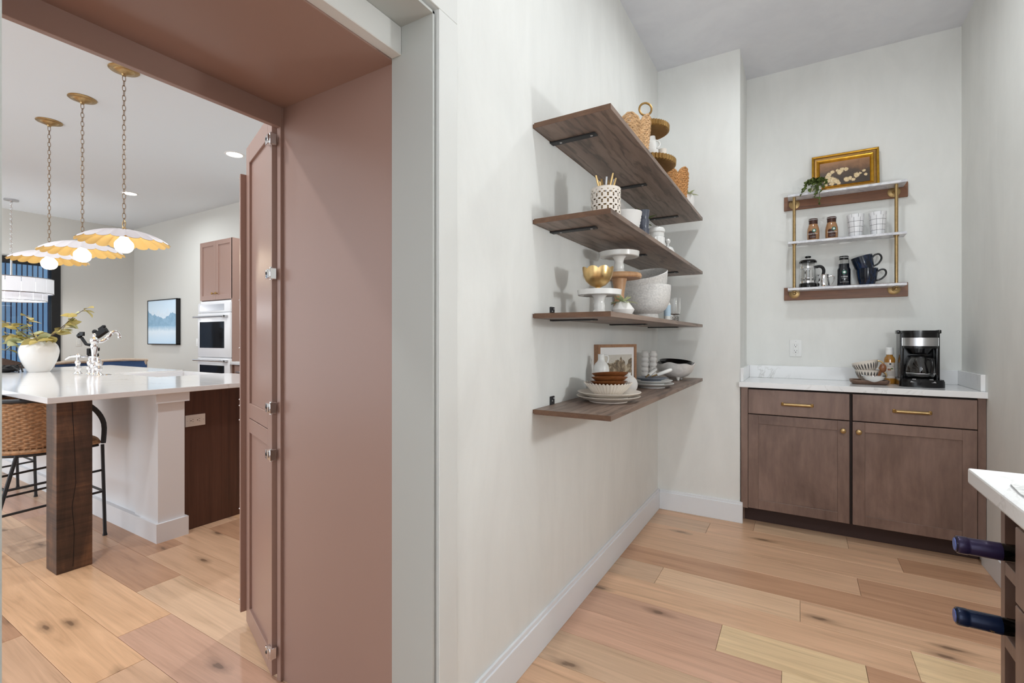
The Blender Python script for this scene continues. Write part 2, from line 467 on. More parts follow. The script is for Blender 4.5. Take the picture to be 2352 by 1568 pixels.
# ------------------------------------------------------------------ mesh helpers
class MB:
    def __init__(self):
        self.v, self.f = [], []
    def add(self, vs, fs, M=None):
        o = len(self.v)
        self.v += [tuple(M @ Vector(p)) if M else tuple(p) for p in vs]
        self.f += [tuple(i + o for i in q) for q in fs]
        return self
    def box(self, x0, x1, y0, y1, z0, z1, bev=0.0, seg=2, M=None):
        if bev <= 0:
            vs = [(x, y, z) for z in (z0, z1) for y in (y0, y1) for x in (x0, x1)]
            fs = [(0, 2, 3, 1), (4, 5, 7, 6), (0, 1, 5, 4), (2, 6, 7, 3), (0, 4, 6, 2), (1, 3, 7, 5)]
            return self.add(vs, fs, M)
        bm = bmesh.new()
        bmesh.ops.create_cube(bm, size=1)
        for p in bm.verts:
            p.co = Vector(((x0 + x1) / 2 + p.co.x * (x1 - x0), (y0 + y1) / 2 + p.co.y * (y1 - y0), (z0 + z1) / 2 + p.co.z * (z1 - z0)))
        bmesh.ops.bevel(bm, geom=bm.edges[:], offset=bev, segments=seg, affect='EDGES', profile=0.6)
        bm.verts.index_update()
        self.add([p.co[:] for p in bm.verts], [tuple(q.index for q in fc.verts) for fc in bm.faces], M)
        bm.free()
        return self
    def lathe(self, prof, n=32, c=(0, 0), mod=None, zmod=None, M=None):
        """prof: (r, z) list; consecutive points with r=0 close the shape"""
        vs, fs, rows = [], [], []
        for i, (r, z) in enumerate(prof):
            if r <= 1e-6:
                rows.append([len(vs)])
                vs.append((c[0], c[1], z))
            else:
                row = []
                for j in range(n):
                    a = 2 * math.pi * j / n
                    rr = r * (mod(a, i) if mod else 1)
                    zz = z + (zmod(a, i) if zmod else 0)
                    row.append(len(vs))
                    vs.append((c[0] + rr * math.cos(a), c[1] + rr * math.sin(a), zz))
                rows.append(row)
        for A, B in zip(rows, rows[1:]):
            if len(A) == 1 and len(B) == 1:
                continue
            for j in range(n):
                k = (j + 1) % n
                if len(A) == 1:
                    fs.append((A[0], B[k], B[j]))
                elif len(B) == 1:
                    fs.append((A[j], A[k], B[0]))
                else:
                    fs.append((A[j], A[k], B[k], B[j]))
        return self.add(vs, fs, M)
    def tube(self, pts, r, n=8, closed=False, M=None):
        P = [Vector(p) for p in pts]
        m = len(P)
        rs = r if isinstance(r, (list, tuple)) else [r] * m
        vs, fs = [], []
        up = None
        for i in range(m):
            if closed:
                t = (P[(i + 1) % m] - P[i - 1]).normalized()
            else:
                t = (P[min(i + 1, m - 1)] - P[max(i - 1, 0)]).normalized()
            if up is None:
                up = Vector((0, 0, 1)) if abs(t.z) < 0.9 else Vector((1, 0, 0))
            b = t.cross(up).normalized()
            up = b.cross(t).normalized()
            for j in range(n):
                a = 2 * math.pi * j / n
                vs.append(P[i] + (b * math.cos(a) + up * math.sin(a)) * rs[i])
        for i in range(m if closed else m - 1):
            for j in range(n):
                k = (j + 1) % n
                q = (i + 1) % m
                fs.append((i * n + j, i * n + k, q * n + k, q * n + j))
        if not closed:
            fs.append(tuple(reversed(range(n))))
            fs.append(tuple((m - 1) * n + j for j in range(n)))
        return self.add(vs, fs, M)
    def torus(self, c, Rr, r, axis='Z', n=24, k=8, sx=1.0, sy=1.0):
        pts = []
        for i in range(n):
            a = 2 * math.pi * i / n
            u, w = Rr * math.cos(a) * sx, Rr * math.sin(a) * sy
            p = {'Z': (u, w, 0), 'Y': (u, 0, w), 'X': (0, u, w)}[axis]
            pts.append((c[0] + p[0], c[1] + p[1], c[2] + p[2]))
        return self.tube(pts, r, k, True)
    def prism(self, poly, z0, z1, M=None):
        n = len(poly)
        vs = [(x, y, z0) for x, y in poly] + [(x, y, z1) for x, y in poly]
        fs = [tuple(reversed(range(n))), tuple(range(n, 2 * n))]
        fs += [(i, (i + 1) % n, (i + 1) % n + n, i + n) for i in range(n)]
        return self.add(vs, fs, M)
    def sphere(self, c, r, n=16, m=10, s=(1, 1, 1), M=None):
        vs, fs = [], []
        prof = [(math.sin(math.pi * i / m) * r, -math.cos(math.pi * i / m) * r) for i in range(m + 1)]
        o = len(self.v)
        self.lathe(prof, n)
        for i in range(o, len(self.v)):
            p = self.v[i]
            q = Vector((p[0] * s[0] + c[0], p[1] * s[1] + c[1], p[2] * s[2] + c[2]))
            self.v[i] = tuple(M @ q) if M else tuple(q)
        return self
    def xf(self, M):
        self.v = [tuple(M @ Vector(p)) for p in self.v]
        return self
    def mesh(self, name, mat, smooth=True, ang=38):
        me = bpy.data.meshes.new(name)
        me.from_pydata(self.v, [], self.f)
        bm = bmesh.new()
        bm.from_mesh(me)
        bmesh.ops.recalc_face_normals(bm, faces=bm.faces[:])
        bm.to_mesh(me)
        bm.free()
        me.materials.append(MT[mat] if isinstance(mat, str) else mat)
        if smooth:
            for p in me.polygons:
                p.use_smooth = True
            me.set_sharp_from_angle(angle=R(ang))
        return me
    def build(self, name, mat, parent=None, loc=(0, 0, 0), rot=(0, 0, 0), smooth=True, ang=38):
        return link(name, self.mesh(name, mat, smooth, ang), parent, loc, rot)

def link(name, me, parent=None, loc=(0, 0, 0), rot=(0, 0, 0)):
    o = bpy.data.objects.new(name, me)
    COL.objects.link(o)
    o.location = loc
    o.rotation_euler = rot
    if parent:
        o.parent = parent
    return o

def tag(o, label=None, cat=None, group=None, kind=None):
    if label:
        o['label'] = label
    if cat:
        o['category'] = cat
    if group:
        o['group'] = group
    if kind:
        o['kind'] = kind
    return o

def thing(name, label, cat, loc=(0, 0, 0), rz=0.0, group=None):
    o = link(name, None, None, loc, (0, 0, rz))
    o.empty_display_size = 0.05
    return tag(o, label, cat, group)

def copy_tree(o, parent=None, label=None, group=None, loc=None, rz=None):
    c = o.copy()
    COL.objects.link(c)
    c.parent = parent
    if label:
        c['label'] = label
    if group:
        c['group'] = group
    if loc is not None:
        c.location = loc
    if rz is not None:
        c.rotation_euler.z = rz
    for ch in list(o.children):
        copy_tree(ch, c)
    return c

def struct(name, mb, mat, parent=None, loc=(0, 0, 0), label=None, smooth=False):
    o = mb.build(name, mat, parent, loc, smooth=smooth)
    if parent is None:
        o['kind'] = 'structure'
    if label:
        o['label'] = label
    return o

def spline(pts, n=6, closed=False):
    P = [Vector(p) for p in pts]
    out = []
    m = len(P)
    for i in range(m - 1):
        p0, p1, p2, p3 = P[max(i - 1, 0)], P[i], P[i + 1], P[min(i + 2, m - 1)]
        for j in range(n):
            t = j / n
            out.append(0.5 * (2 * p1 + (p2 - p0) * t + (2 * p0 - 5 * p1 + 4 * p2 - p3) * t * t + (3 * p1 - p0 - 3 * p2 + p3) * t ** 3))
    out.append(P[-1])
    return out

def sp(prof, n=4):
    """smoothed lathe profile"""
    return [(max(0.0, p.x), p.y) for p in spline([(r, z, 0) for r, z in prof], n)]

def arc(c, r, a0, a1, n, plane='XZ'):
    out = []
    for i in range(n + 1):
        a = R(a0 + (a1 - a0) * i / n)
        u, w = r * math.cos(a), r * math.sin(a)
        out.append({'XZ': (c[0] + u, c[1], c[2] + w), 'YZ': (c[0], c[1] + u, c[2] + w), 'XY': (c[0] + u, c[1] + w, c[2])}[plane])
    return out

def text_mesh(s, size, mat, bend=None, depth=0.0004):
    """flat lettering in the XZ plane facing -Y, centred; bend = radius wraps it round a vertical cylinder"""
    cu = bpy.data.curves.new('lettering', 'FONT')
    cu.body = s
    cu.size = size
    cu.align_x = 'CENTER'
    cu.align_y = 'CENTER'
    cu.resolution_u = 2
    ob = bpy.data.objects.new('lettering', cu)
    COL.objects.link(ob)
    dg = bpy.context.evaluated_depsgraph_get()
    me0 = ob.evaluated_get(dg).to_mesh()
    vs = [p.co[:] for p in me0.vertices]
    fs = [tuple(p.vertices) for p in me0.polygons]
    ob.evaluated_get(dg).to_mesh_clear()
    bpy.data.objects.remove(ob)
    bpy.data.curves.remove(cu)
    m = MB()
    out = []
    for x, y, z in vs:
        if bend:
            a = x / bend
            out.append((bend * math.sin(a), -bend * math.cos(a), y))
        else:
            out.append((x, 0, y))
    m.add(out, fs)
    return m


# ================================================================== STRUCTURE
# ---- floor: sub-floor slab with individual oak planks
floor = struct('floor', MB().box(-10.0, 0.95, -3.0, 4.0, -0.06, -0.014), 'subfloor')
far_floor = MB().box(-10.0, -6.2, -3.0, 3.75, -0.014, 0.0).build('floor_field', 'farfloor', floor, smooth=False)
PW, Y0 = 0.1923, 1.018
TAN, PINK, PALE, BROWN, GOLD, LIGHT, GREYT = (rgb(218, 178, 145), rgb(208, 167, 142), rgb(228, 199, 158), rgb(194, 151, 120), rgb(226, 182, 142), rgb(230, 194, 160), rgb(208, 175, 146))
TONES = [TAN, PINK, PALE, BROWN, GOLD, LIGHT, GREYT, TAN, TAN]
# end joints that show in the photograph, with the tone of the board that follows each joint (towards +X)
ROWS = {
    12: [(-2.1, TAN), (-0.247, LIGHT), (0.242, TAN)],
    11: [(-2.0, GREYT), (-0.496, TAN), (0.459, BROWN)],
    10: [(-1.6, TAN)],
    9: [(-1.3, TAN), (0.247, BROWN)],
    8: [(-1.2, BROWN)],
    7: [(-1.9, GREYT), (-0.61, LIGHT), (0.003, TAN)],
    6: [(-1.4, TAN), (0.366, PALE)],
    5: [(-1.7, PINK), (-0.277, PALE), (0.208, BROWN)],
    4: [(-1.3, PINK), (-0.054, PALE)],
    3: [(-4.4, TAN), (-3.2, BROWN), (-1.55, GREYT)],
    2: [(-4.0, PINK), (-3.3, TAN), (-1.9, TAN)],
    1: [(-4.6, BROWN), (-3.085, TAN), (-1.7, LIGHT)],
    0: [(-4.4, TAN), (-3.395, BROWN), (-2.687, LIGHT), (-0.9, TAN)],
    -1: [(-5.2, LIGHT), (-4.247, GREYT), (-3.545, GOLD), (-2.348, PINK), (-0.9, TAN)],
    -2: [(-4.9, PINK), (-3.9, GOLD), (-2.101, TAN), (-0.7, PINK)],
    -3: [(-4.2, BROWN), (-2.693, TAN), (-1.2, GOLD)],
}
prng = random.Random(3)
for k in range(-14, 14):
    x_left, x_right = -6.2, 0.90
    joints = list(ROWS.get(k, []))
    first = joints[0][0] if joints else 0.9
    cuts = []
    x = x_left
    cuts.append((x, prng.choice(TONES)))
    lim = first - 0.45 if joints else x_right - 0.3
    x += prng.uniform(0.5, 1.7)
    while x < lim:
        cuts.append((x, prng.choice(TONES)))
        x += prng.uniform(0.7, 1.7)
    cuts += joints
    for i, (xa, tone) in enumerate(cuts):
        xb = cuts[i + 1][0] if i + 1 < len(cuts) else x_right
        ya, yb = Y0 + PW * k, Y0 + PW * (k + 1)
        if ya > 3.75:
            continue
        g = 0.0006
        L = xb - xa
        bm = MB().box(g, L - g, g, PW - g, -0.014, 0.0, 0.0009, 1)
        o = bm.build('plank', 'plank', floor, (xa, ya, 0), smooth=False)
        t = 1 + prng.uniform(-0.05, 0.05)
        o.color = (tone[0] * t, tone[1] * t, tone[2] * t, 1)

# ---- ceilings
struct('ceiling_pantry', MB().box(-1.05, 1.0, -2.2, 4.05, CEIL, CEIL + 0.1), 'ceil_pantry')
struct('ceiling_kitchen', MB().box(-10.1, -1.05, -3.0, 3.9, CEIL, CEIL + 0.1), 'ceil_kitchen')

# ---- pantry walls
wl = MB()
wl.box(-1.016, -0.86, 1.03, 3.57, 0, CEIL)
wl.box(-1.016, -0.86, 0.163, 1.03, 2.115, CEIL)
wl.box(-1.016, -0.86, -2.2, 0.163, 0, CEIL)
struct('wall_left', wl, 'wall')
wb = MB()
wb.box(-1.016, -0.331, 3.435, 3.57, 0, CEIL)
wb.box(-0.46, -0.331, 3.57, 4.02, 0, CEIL)
struct('wall_alcove_side', wb, 'wall')
struct('wall_back', MB().box(-0.331, 0.842, 3.88, 4.02, 0, CEIL), 'wall')
struct('wall_right', MB().box(0.842, 0.97, -1.1, 4.02, 0, CEIL), 'wall')

# ---- baseboards: flat board with a small eased top lip
def baseboard(name, x0, x1, y0, y1, face):
    m = MB()
    m.box(x0, x1, y0, y1, 0, 0.122, 0.002, 1)
    d = 0.005
    if face == '+X':
        m.box(x0, x1 - d, y0, y1, 0.120, 0.138, 0.003, 2)
    elif face == '-X':
        m.box(x0 + d, x1, y0, y1, 0.120, 0.138, 0.003, 2)
    else:
        m.box(x0, x1, y0 + d, y1, 0.120, 0.138, 0.003, 2)
    return struct(name, m, 'trim')
baseboard('baseboard_left', -0.86, -0.845, 1.113, 3.435, '+X')
baseboard('baseboard_back', -0.845, -0.315, 3.42, 3.435, '-Y')
baseboard('baseboard_right', 0.828, 0.842, 1.345, 3.46, '-X')

# ---- doorway: casing, jambs, head and head stop in grey paint, the jambs toned darker for shade
c1 = MB()
c1.box(-0.861, -0.855, 1.030, 1.112, 0, 2.115, 0.0015, 1)
c1.box(-0.861, -0.855, 0.083, 1.112, 2.115, 2.197, 0.0015, 1)
c1.box(-0.861, -0.855, 0.083, 0.165, 0, 2.115, 0.0015, 1)
struct('trim_1', c1, 'casing', label='flat grey casing around the pantry doorway')
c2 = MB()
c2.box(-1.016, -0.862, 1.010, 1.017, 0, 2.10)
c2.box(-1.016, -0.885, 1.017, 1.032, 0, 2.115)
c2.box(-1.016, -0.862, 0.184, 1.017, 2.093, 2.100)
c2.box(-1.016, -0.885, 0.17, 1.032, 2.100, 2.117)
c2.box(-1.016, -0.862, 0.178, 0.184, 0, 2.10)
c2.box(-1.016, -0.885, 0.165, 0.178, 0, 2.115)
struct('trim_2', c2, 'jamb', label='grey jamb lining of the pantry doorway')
struct('trim_3', MB().box(-1.016, -0.978, 0.184, 1.010, 2.012, 2.093, 0.002, 1), 'casing', label='grey head stop across the top of the doorway')  # same paint as the jambs, in the lighter casing colour for its lit face

# ---- passage through the built-in cabinet, mauve-brown lacquer
XT0, XT1 = -1.553, -1.016
ps = MB()
ps.box(XT0, XT1, 1.022, 1.041, 0, 2.03)
struct('trim_4', ps, 'mauve', label='mauve brown side panel of the cabinet passage')
ps = MB()
ps.box(XT0, XT1, 0.165, 1.022, 2.008, 2.03)
struct('trim_5', ps, 'mauve', label='mauve brown soffit over the cabinet passage')
ps = MB()
ps.box(XT0, XT1, 0.165, 0.186, 0, 2.008)
struct('trim_6', ps, 'mauve', label='mauve brown side panel on the near side of the passage')
ff = MB()
ff.box(XT0 - 0.021, XT0, 1.0115, 1.07, 0.0, 2.06, 0.0012, 1)
ff.box(XT0 - 0.021, XT0, 0.14, 0.196, 0.0, 2.06, 0.0012, 1)
ff.box(XT0 - 0.021, XT0, 0.196, 1.0115, 1.938, 2.06, 0.0012, 1)
struct('trim_7', ff, 'mauve', label='mauve brown face frame of the cabinet passage')
fc = MB()
fc.box(-1.57, -1.016, 1.07, 3.716, 0, CEIL)
fc.box(-1.57, -1.016, -3.0, 0.14, 0, CEIL)
fc.box(-1.57, -1.016, 0.14, 1.07, 2.06, CEIL)
struct('wall_cabinet_bank', fc, 'mauve')

# ---- hinged cabinet-front door, swung out into the kitchen
door = link('door_1', None, None, (-1.578, 1.020, 0))
door.rotation_euler = (0, 0, math.atan2(0.33, -0.943))
tag(door, 'mauve brown panelled door swung open beside the passage', kind='structure')
DWd, DH0, DH1, DT = 0.425, 0.016, 1.995, 0.022
# local x along the leaf, visible face towards local +y
def leaf_part(name, x0, x1, z0, z1, y0=0.0, y1=DT, mat='mauve', bev=0.0012):
    return MB().box(x0, x1, y0, y1, z0, z1, bev, 1).build(name, mat, door, smooth=False)
SW = 0.058
leaf_part('stile', 0, SW, DH0, DH1)
leaf_part('stile', DWd - SW, DWd, DH0, DH1)
leaf_part('rail', SW, DWd - SW, DH0, DH0 + 0.075)
leaf_part('rail', SW, DWd - SW, DH1 - 0.075, DH1)
leaf_part('rail', SW, DWd - SW, 0.815, 0.872)
leaf_part('rail', SW, DWd - SW, 0.875, 0.935)
leaf_part('panel', SW, DWd - SW, DH0 + 0.075, 0.815, 0.004, DT - 0.009, bev=0)
leaf_part('panel', SW, DWd - SW, 0.935, DH1 - 0.075, 0.004, DT - 0.009, bev=0)
bt = leaf_part('edge_batten', DWd - 0.002, DWd + 0.016, 0.06, 1.885, 0.002, DT + 0.022)
for zz in (1.87, 1.36, 1.16, 0.945, 0.92, 0.86, 0.49, 0.11):
    MB().sphere((DWd + 0.010, DT + 0.022, zz), 0.0038, 8, 6).build('screw', 'chrome', bt)
for zz in (1.895, 1.426, 0.958, 0.794, 0.102):
    h = MB()
    h.box(-0.012, 0.026, DT, DT + 0.016, zz - 0.016, zz + 0.016, 0.003, 2)
    h.box(-0.018, -0.008, DT - 0.012, DT + 0.010, zz - 0.020, zz + 0.020, 0.002, 1)
    hg = h.build('hinge', 'chrome', door)
    q = MB()
    q.sphere((0.006, DT + 0.016, zz + 0.002), 0.006, 10, 6, (1, 0.5, 1))
    q.build('screw', 'black_gloss', hg)
    q = MB()
    q.tube([(-0.013, DT + 0.004, zz - 0.022), (-0.013, DT + 0.004, zz + 0.022)], 0.005, 8)
    q.build('hinge_barrel', 'chrome', hg)

# ---- kitchen walls
YK, XK = 3.716, -9.9
struct('wall_kitchen_back', MB().box(XK - 0.15, -1.016, YK, YK + 0.12, 0, CEIL), 'wall_kitchen')
wk = MB()
wk.box(XK - 0.15, XK, 2.748, YK, 0, CEIL)
wk.box(XK - 0.15, XK, -3.0, 2.748, 2.404, CEIL)
wk.box(XK - 0.15, XK, -3.0, -0.6, 0, 2.404)
struct('wall_kitchen_far', wk, 'wall_kitchen')
win = link('window_1', None, None, (XK, 2.70, 0))
tag(win, 'tall black framed glass door in the far kitchen wall', kind='structure')
f = MB()
f.box(-0.10, 0.03, -0.060, 0.048, 0, 2.404, 0.003, 1)
f.box(-0.10, 0.03, -3.30, -0.06, 2.31, 2.404, 0.003, 1)
f.box(-0.10, 0.03, -3.30, -0.06, 0, 0.10, 0.003, 1)
f.box(-0.10, 0.03, -1.70, -1.60, 0.10, 2.31, 0.003, 1)
f.build('window_frame', 'frame_black', win, smooth=False)
for a, b in ((-1.60, -0.06), (-3.30, -1.70)):
    MB().box(-0.045, -0.037, a, b, 0.10, 2.31).build('pane', 'glass', win, smooth=False)

# ================================================================== KITCHEN
# ---- outdoors beyond the glass door: vertical board siding
sd = thing('exterior_siding', 'blue vertical board siding seen through the black framed glass door', 'siding', (-10.9, 1.2, -0.1))
MB().box(-0.10, -0.012, -1.6, 2.4, 0, 3.0).build('backing', 'siding_gap', sd, smooth=False)
bme = MB().box(-0.012, 0.012, 0.0, 0.046, 0, 3.0).mesh('board', 'siding', False)
for i in range(62):
    link('board', bme, sd, (0, -1.55 + i * 0.0633, 0))

# ---- downlights
def downlight(x, y, power, label, group, shown=True):
    t = thing('downlight', label, 'downlight', (x, y, CEIL), 0, group)
    MB().lathe([(0.072, -0.0005), (0.074, -0.006), (0.088, -0.006), (0.094, -0.0005)], 32).build('trim_ring', 'plastic', t)
    MB().lathe([(0, -0.002), (0.072, -0.002), (0.072, -0.0005), (0, -0.0005)], 32).build('lens', 'lens', t)
    a = area('downlight_lamp', (0, 0, -0.012), power, 0.14)
    a.parent = t
    return t
KL = ['round downlight in the kitchen ceiling above the walkway by the passage', 'round downlight in the kitchen ceiling in front of the island end', 'round downlight in the kitchen ceiling over the far stools',
      'round downlight in the kitchen ceiling close to the open door', 'round lit downlight in the kitchen ceiling left of the open door', 'round lit downlight behind the chain of the largest pendant']
for (x, y), lb in zip(KITCHEN_SPOTS, KL):
    downlight(x, y, P_KITCHEN, lb, 'kitchen downlights')
for (x, y), lb in zip(PANTRY_SPOTS, ['round downlight in the pantry ceiling above the shelves', 'round downlight in the pantry ceiling above the doorway']):
    downlight(x, y, P_PANTRY, lb, 'pantry downlights')

# ---- pendants
def pendant(loc, label):
    t = thing('pendant_lamp', label, 'pendant lamp', loc, 0, 'fluted pendants over the island')
    m = MB().lathe([(0, 0), (0.088, 0), (0.090, -0.004), (0.086, -0.008), (0.060, -0.012), (0.056, -0.017), (0.040, -0.026), (0.016, -0.034), (0.012, -0.045), (0, -0.045)], 36,
                   mod=lambda a, i: 1 + (0.02 * math.cos(30 * a) if i in (6, 7) else 0))
    m.build('canopy', 'brass', t)
    ch = MB()
    z, i = -0.045, 0
    while z > -1.055:
        pts = []
        for j in range(12):
            a = 2 * math.pi * j / 12
            u = 0.0095 * math.cos(a)
            w = 0.0125 * math.sin(a) + (0.008 if math.sin(a) > 0.2 else (-0.008 if math.sin(a) < -0.2 else 0))
            pts.append((u, 0, z - 0.018 + w) if i % 2 else (0, u, z - 0.018 + w))
        ch.tube(pts, 0.0022, 5, True)
        z -= 0.0345
        i += 1
    ch.build('chain', 'chain', t)
    lp = MB().torus((0, 0, -1.085), 0.024, 0.003, 'Y', 20, 6)
    lp.lathe([(0, -1.106), (0.010, -1.108), (0.012, -1.118), (0.008, -1.124), (0.013, -1.130), (0, -1.131)], 16)
    lp.build('loop', 'brass', t)
    N = 20
    def scal(a):
        s = abs(math.sin(N * a / 2))
        return s ** 0.6
    H = sp([(0.006, -1.127), (0.05, -1.130), (0.11, -1.141), (0.17, -1.160), (0.22, -1.184), (0.262, -1.212)], 2)
    K = len(H) - 1
    om = lambda a, i: 1 + 0.045 * (i / K) * (scal(a) - 0.5)
    oz = lambda a, i: 0.010 * (i / K) * (0.5 - scal(a)) * 1.4
    MB().lathe(H, N * 8, mod=om, zmod=oz).build('shade', 'shade_white', t, ang=80)
    MB().lathe([(r * 0.998, z - 0.0018) for r, z in H], N * 8, mod=om, zmod=oz).build('shade_lining', 'shade_gold', t, ang=80)
    MB().lathe([(0, -1.14), (0.022, -1.14), (0.022, -1.178), (0, -1.18)], 20).build('socket', 'brass', t)
    MB().lathe(sp([(0, -1.172), (0.02, -1.175), (0.030, -1.19), (0.050, -1.215), (0.055, -1.236), (0.050, -1.262), (0.030, -1.283), (0, -1.290)], 3), 32).build('bulb', 'bulb', t)
    return t
p0 = pendant((-4.07, 1.469, CEIL), 'fluted white and gold pendant nearest the open door')
copy_tree(p0, None, 'middle one of the three fluted white and gold pendants', loc=(-4.84, 1.476, CEIL))
copy_tree(p0, None, 'fluted white and gold pendant hanging over the white vase', loc=(-5.602, 1.484, CEIL))

# ---- two-tier chandelier
t = thing('chandelier', 'two-tier white glass drum chandelier in front of the blue siding', 'chandelier', (-9.19, 2.05, CEIL))
MB().lathe([(0, 0), (0.075, 0), (0.075, -0.018), (0.02, -0.022), (0.012, -0.035), (0, -0.035)], 28).build('canopy', 'steel', t)
ch = MB()
z, i = -0.035, 0
while z > -0.78:
    ch.torus((0, 0, z - 0.02), 0.013, 0.0028, 'Y' if i % 2 else 'X', 10, 5, 0.8, 1.5)
    z -= 0.034
    i += 1
ch.build('chain', 'chrome', t)
MB().lathe([(0, -0.77), (0.012, -0.77), (0.012, -1.06), (0, -1.06)], 12).build('stem', 'chrome', t)
fr = MB()
for Rr, za, zb in ((0.42, -1.07, -1.27), (0.355, -1.27, -1.375)):
    fr.torus((0, 0, za), Rr, 0.006, 'Z', 40, 6)
    fr.torus((0, 0, zb), Rr, 0.006, 'Z', 40, 6)
for k in range(4):
    a = k * math.pi / 2
    fr.tube([(0, 0, -1.07), (0.42 * math.cos(a), 0.42 * math.sin(a), -1.07)], 0.005, 6)
    fr.tube([(0.355 * math.cos(a), 0.355 * math.sin(a), -1.27), (0.42 * math.cos(a), 0.42 * math.sin(a), -1.27)], 0.005, 6)
fr.build('frame', 'steel', t)
for Rr, za, zb, n in ((0.42, -1.075, -1.265, 18), (0.355, -1.275, -1.37, 16)):
    w = 2 * math.pi / n
    m = MB()
    for s in range(4):
        a0, a1 = w * (0.02 + 0.96 * s / 4), w * (0.02 + 0.96 * (s + 1) / 4)
        m.add([(r * math.cos(a), r * math.sin(a), z) for r in (Rr - 0.003, Rr + 0.003) for a in (a0, a1) for z in (za, zb)],
              [(0, 1, 3, 2), (4, 6, 7, 5), (0, 4, 5, 1), (2, 3, 7, 6), (0, 2, 6, 4), (1, 5, 7, 3)])
    me = m.mesh('glass_panel', 'slat_glass')
    for k in range(n):
        link('glass_panel', me, t, (0, 0, 0), (0, 0, w * k))
lt = bpy.data.lights.new('chandelier_lamp', 'POINT')
lt.energy = 18
lt.shadow_soft_size = 0.12
lo = link('chandelier_lamp', lt, t, (0, 0, -1.45))

# ---- tall oven cabinet, double oven, base cabinet
YF = 3.10
XA, XB = -6.42, -5.69
t = thing('oven_cabinet', 'tall mauve brown cabinet with a built-in white double oven', 'cabinet', (XA, YF, 0))
Wd, Dp = XB - XA, YK - YF - 0.002
body = MB()
body.box(0, 0.02, 0.02, Dp, 0.0, 2.385)
body.box(Wd - 0.02, Wd, 0.0, Dp, 0.0, 2.385)
body.box(0.02, Wd - 0.02, 0.02, Dp, 2.36, 2.385)
body.box(0.02, Wd - 0.02, 0.02, Dp, 1.665, 1.685)
body.box(0.02, Wd - 0.02, Dp - 0.02, Dp, 0, 2.36)
body.box(0.0, Wd - 0.02, 0.02, 0.20, 0.0, 0.40)
body.build('body', 'mauve', t, smooth=False)
def shaker(parent, x0, x1, z0, z1, y=0.0, th=0.02, st=0.055, mat='mauve', knob=None, name='door', rec=0.008, kmat='antique'):
    d = MB()
    d.box(x0, x0 + st, y, y + th, z0, z1, 0.0012, 1)
    d.box(x1 - st, x1, y, y + th, z0, z1, 0.0012, 1)
    d.box(x0 + st, x1 - st, y, y + th, z1 - st, z1, 0.0012, 1)
    d.box(x0 + st, x1 - st, y, y + th, z0, z0 + st, 0.0012, 1)
    o = d.build(name, mat, parent, smooth=False)
    MB().box(x0 + st, x1 - st, y + rec, y + th - 0.002, z0 + st, z1 - st).build('panel', mat, o, smooth=False)
    if knob:
        kx, kz = knob
        Mk = Matrix.Translation((kx, y, kz)) @ Matrix.Rotation(R(90), 4, 'X')
        MB().lathe([(0, 0), (0.008, 0), (0.008, 0.003), (0.005, 0.006), (0.005, 0.013), (0.012, 0.018), (0.0155, 0.023), (0.014, 0.029), (0.008, 0.0325), (0, 0.033)], 20, M=Mk).build('knob', kmat, o)
    return o
shaker(t, 0.002, Wd / 2 - 0.0015, 1.668, 2.385, knob=(Wd / 2 - 0.04, 1.745))
shaker(t, Wd / 2 + 0.0015, Wd - 0.002, 1.668, 2.385, knob=(Wd / 2 + 0.04, 1.745))

t = thing('double_oven', 'white built-in double wall oven with steel handles', 'oven', (XA + 0.022, YF, 0.405))
OW = Wd - 0.046
z0 = -0.405
MB().box(0, OW, 0.0, 0.50, 0.0, 1.655 + z0, 0.002, 1).build('housing', 'enamel', t, smooth=False)
m = MB().box(-0.018, OW + 0.018, -0.022, 0.0, 1.515 + z0, 1.632 + z0, 0.004, 2)
cp = m.build('control_panel', 'enamel', t)
MB().box(0.03, OW - 0.11, -0.024, -0.021, 1.535 + z0, 1.612 + z0).build('display', 'steel', cp, smooth=False)
for za, zb, hz, wa, wb in ((0.975, 1.505, 1.462, 1.085, 1.402), (0.42, 0.965, 0.935, 0.52, 0.877)):
    d = MB().box(-0.018, OW + 0.018, -0.026, 0.0, za + z0, zb + z0, 0.004, 2).build('oven_door', 'enamel', t)
    MB().box(0.03, OW - 0.10, -0.029, -0.024, wa + z0, wb + z0, 0.002, 1).build('door_window', 'oven_glass', d, smooth=False)
    h = MB().tube([(-0.03, -0.075, hz + z0), (OW - 0.02, -0.075, hz + z0)], 0.011, 10)
    h.box(0.0, 0.03, -0.075, -0.024, hz + z0 - 0.010, hz + z0 + 0.010, 0.003, 1)
    h.box(OW - 0.13, OW - 0.02, -0.082, -0.024, hz + z0 - 0.012, hz + z0 + 0.012, 0.003, 1)
    h.build('handle', 'steel', d)

t = thing('base_cabinet', 'mauve brown kitchen base cabinet beside the double oven', 'cabinet', (XB + 0.002, YF, 0))
MB().box(0, 2.6, 0.022, Dp, 0.10, 0.895).build('body', 'mauve', t, smooth=False)
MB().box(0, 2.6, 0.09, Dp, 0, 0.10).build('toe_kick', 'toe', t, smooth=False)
for i, (xa, xb) in enumerate(((0.045, 0.30), (0.315, 0.90), (0.915, 1.5), (1.515, 2.1), (2.115, 2.59))):
    d = MB().box(xa, xb, 0.0, 0.021, 0.735, 0.885, 0.0015, 1).build('drawer', 'mauve', t, smooth=False)
    c = (xa + xb) / 2
    h = MB().box(c - 0.065, c + 0.065, -0.028, -0.014, 0.806, 0.818, 0.003, 1)
    h.box(c - 0.055, c - 0.045, -0.016, 0.0, 0.807, 0.817)
    h.box(c + 0.045, c + 0.055, -0.016, 0.0, 0.807, 0.817)
    h.build('handle', 'steel', d)
    shaker(t, xa, xb, 0.105, 0.728, knob=(xb - 0.04, 0.66), kmat='steel')
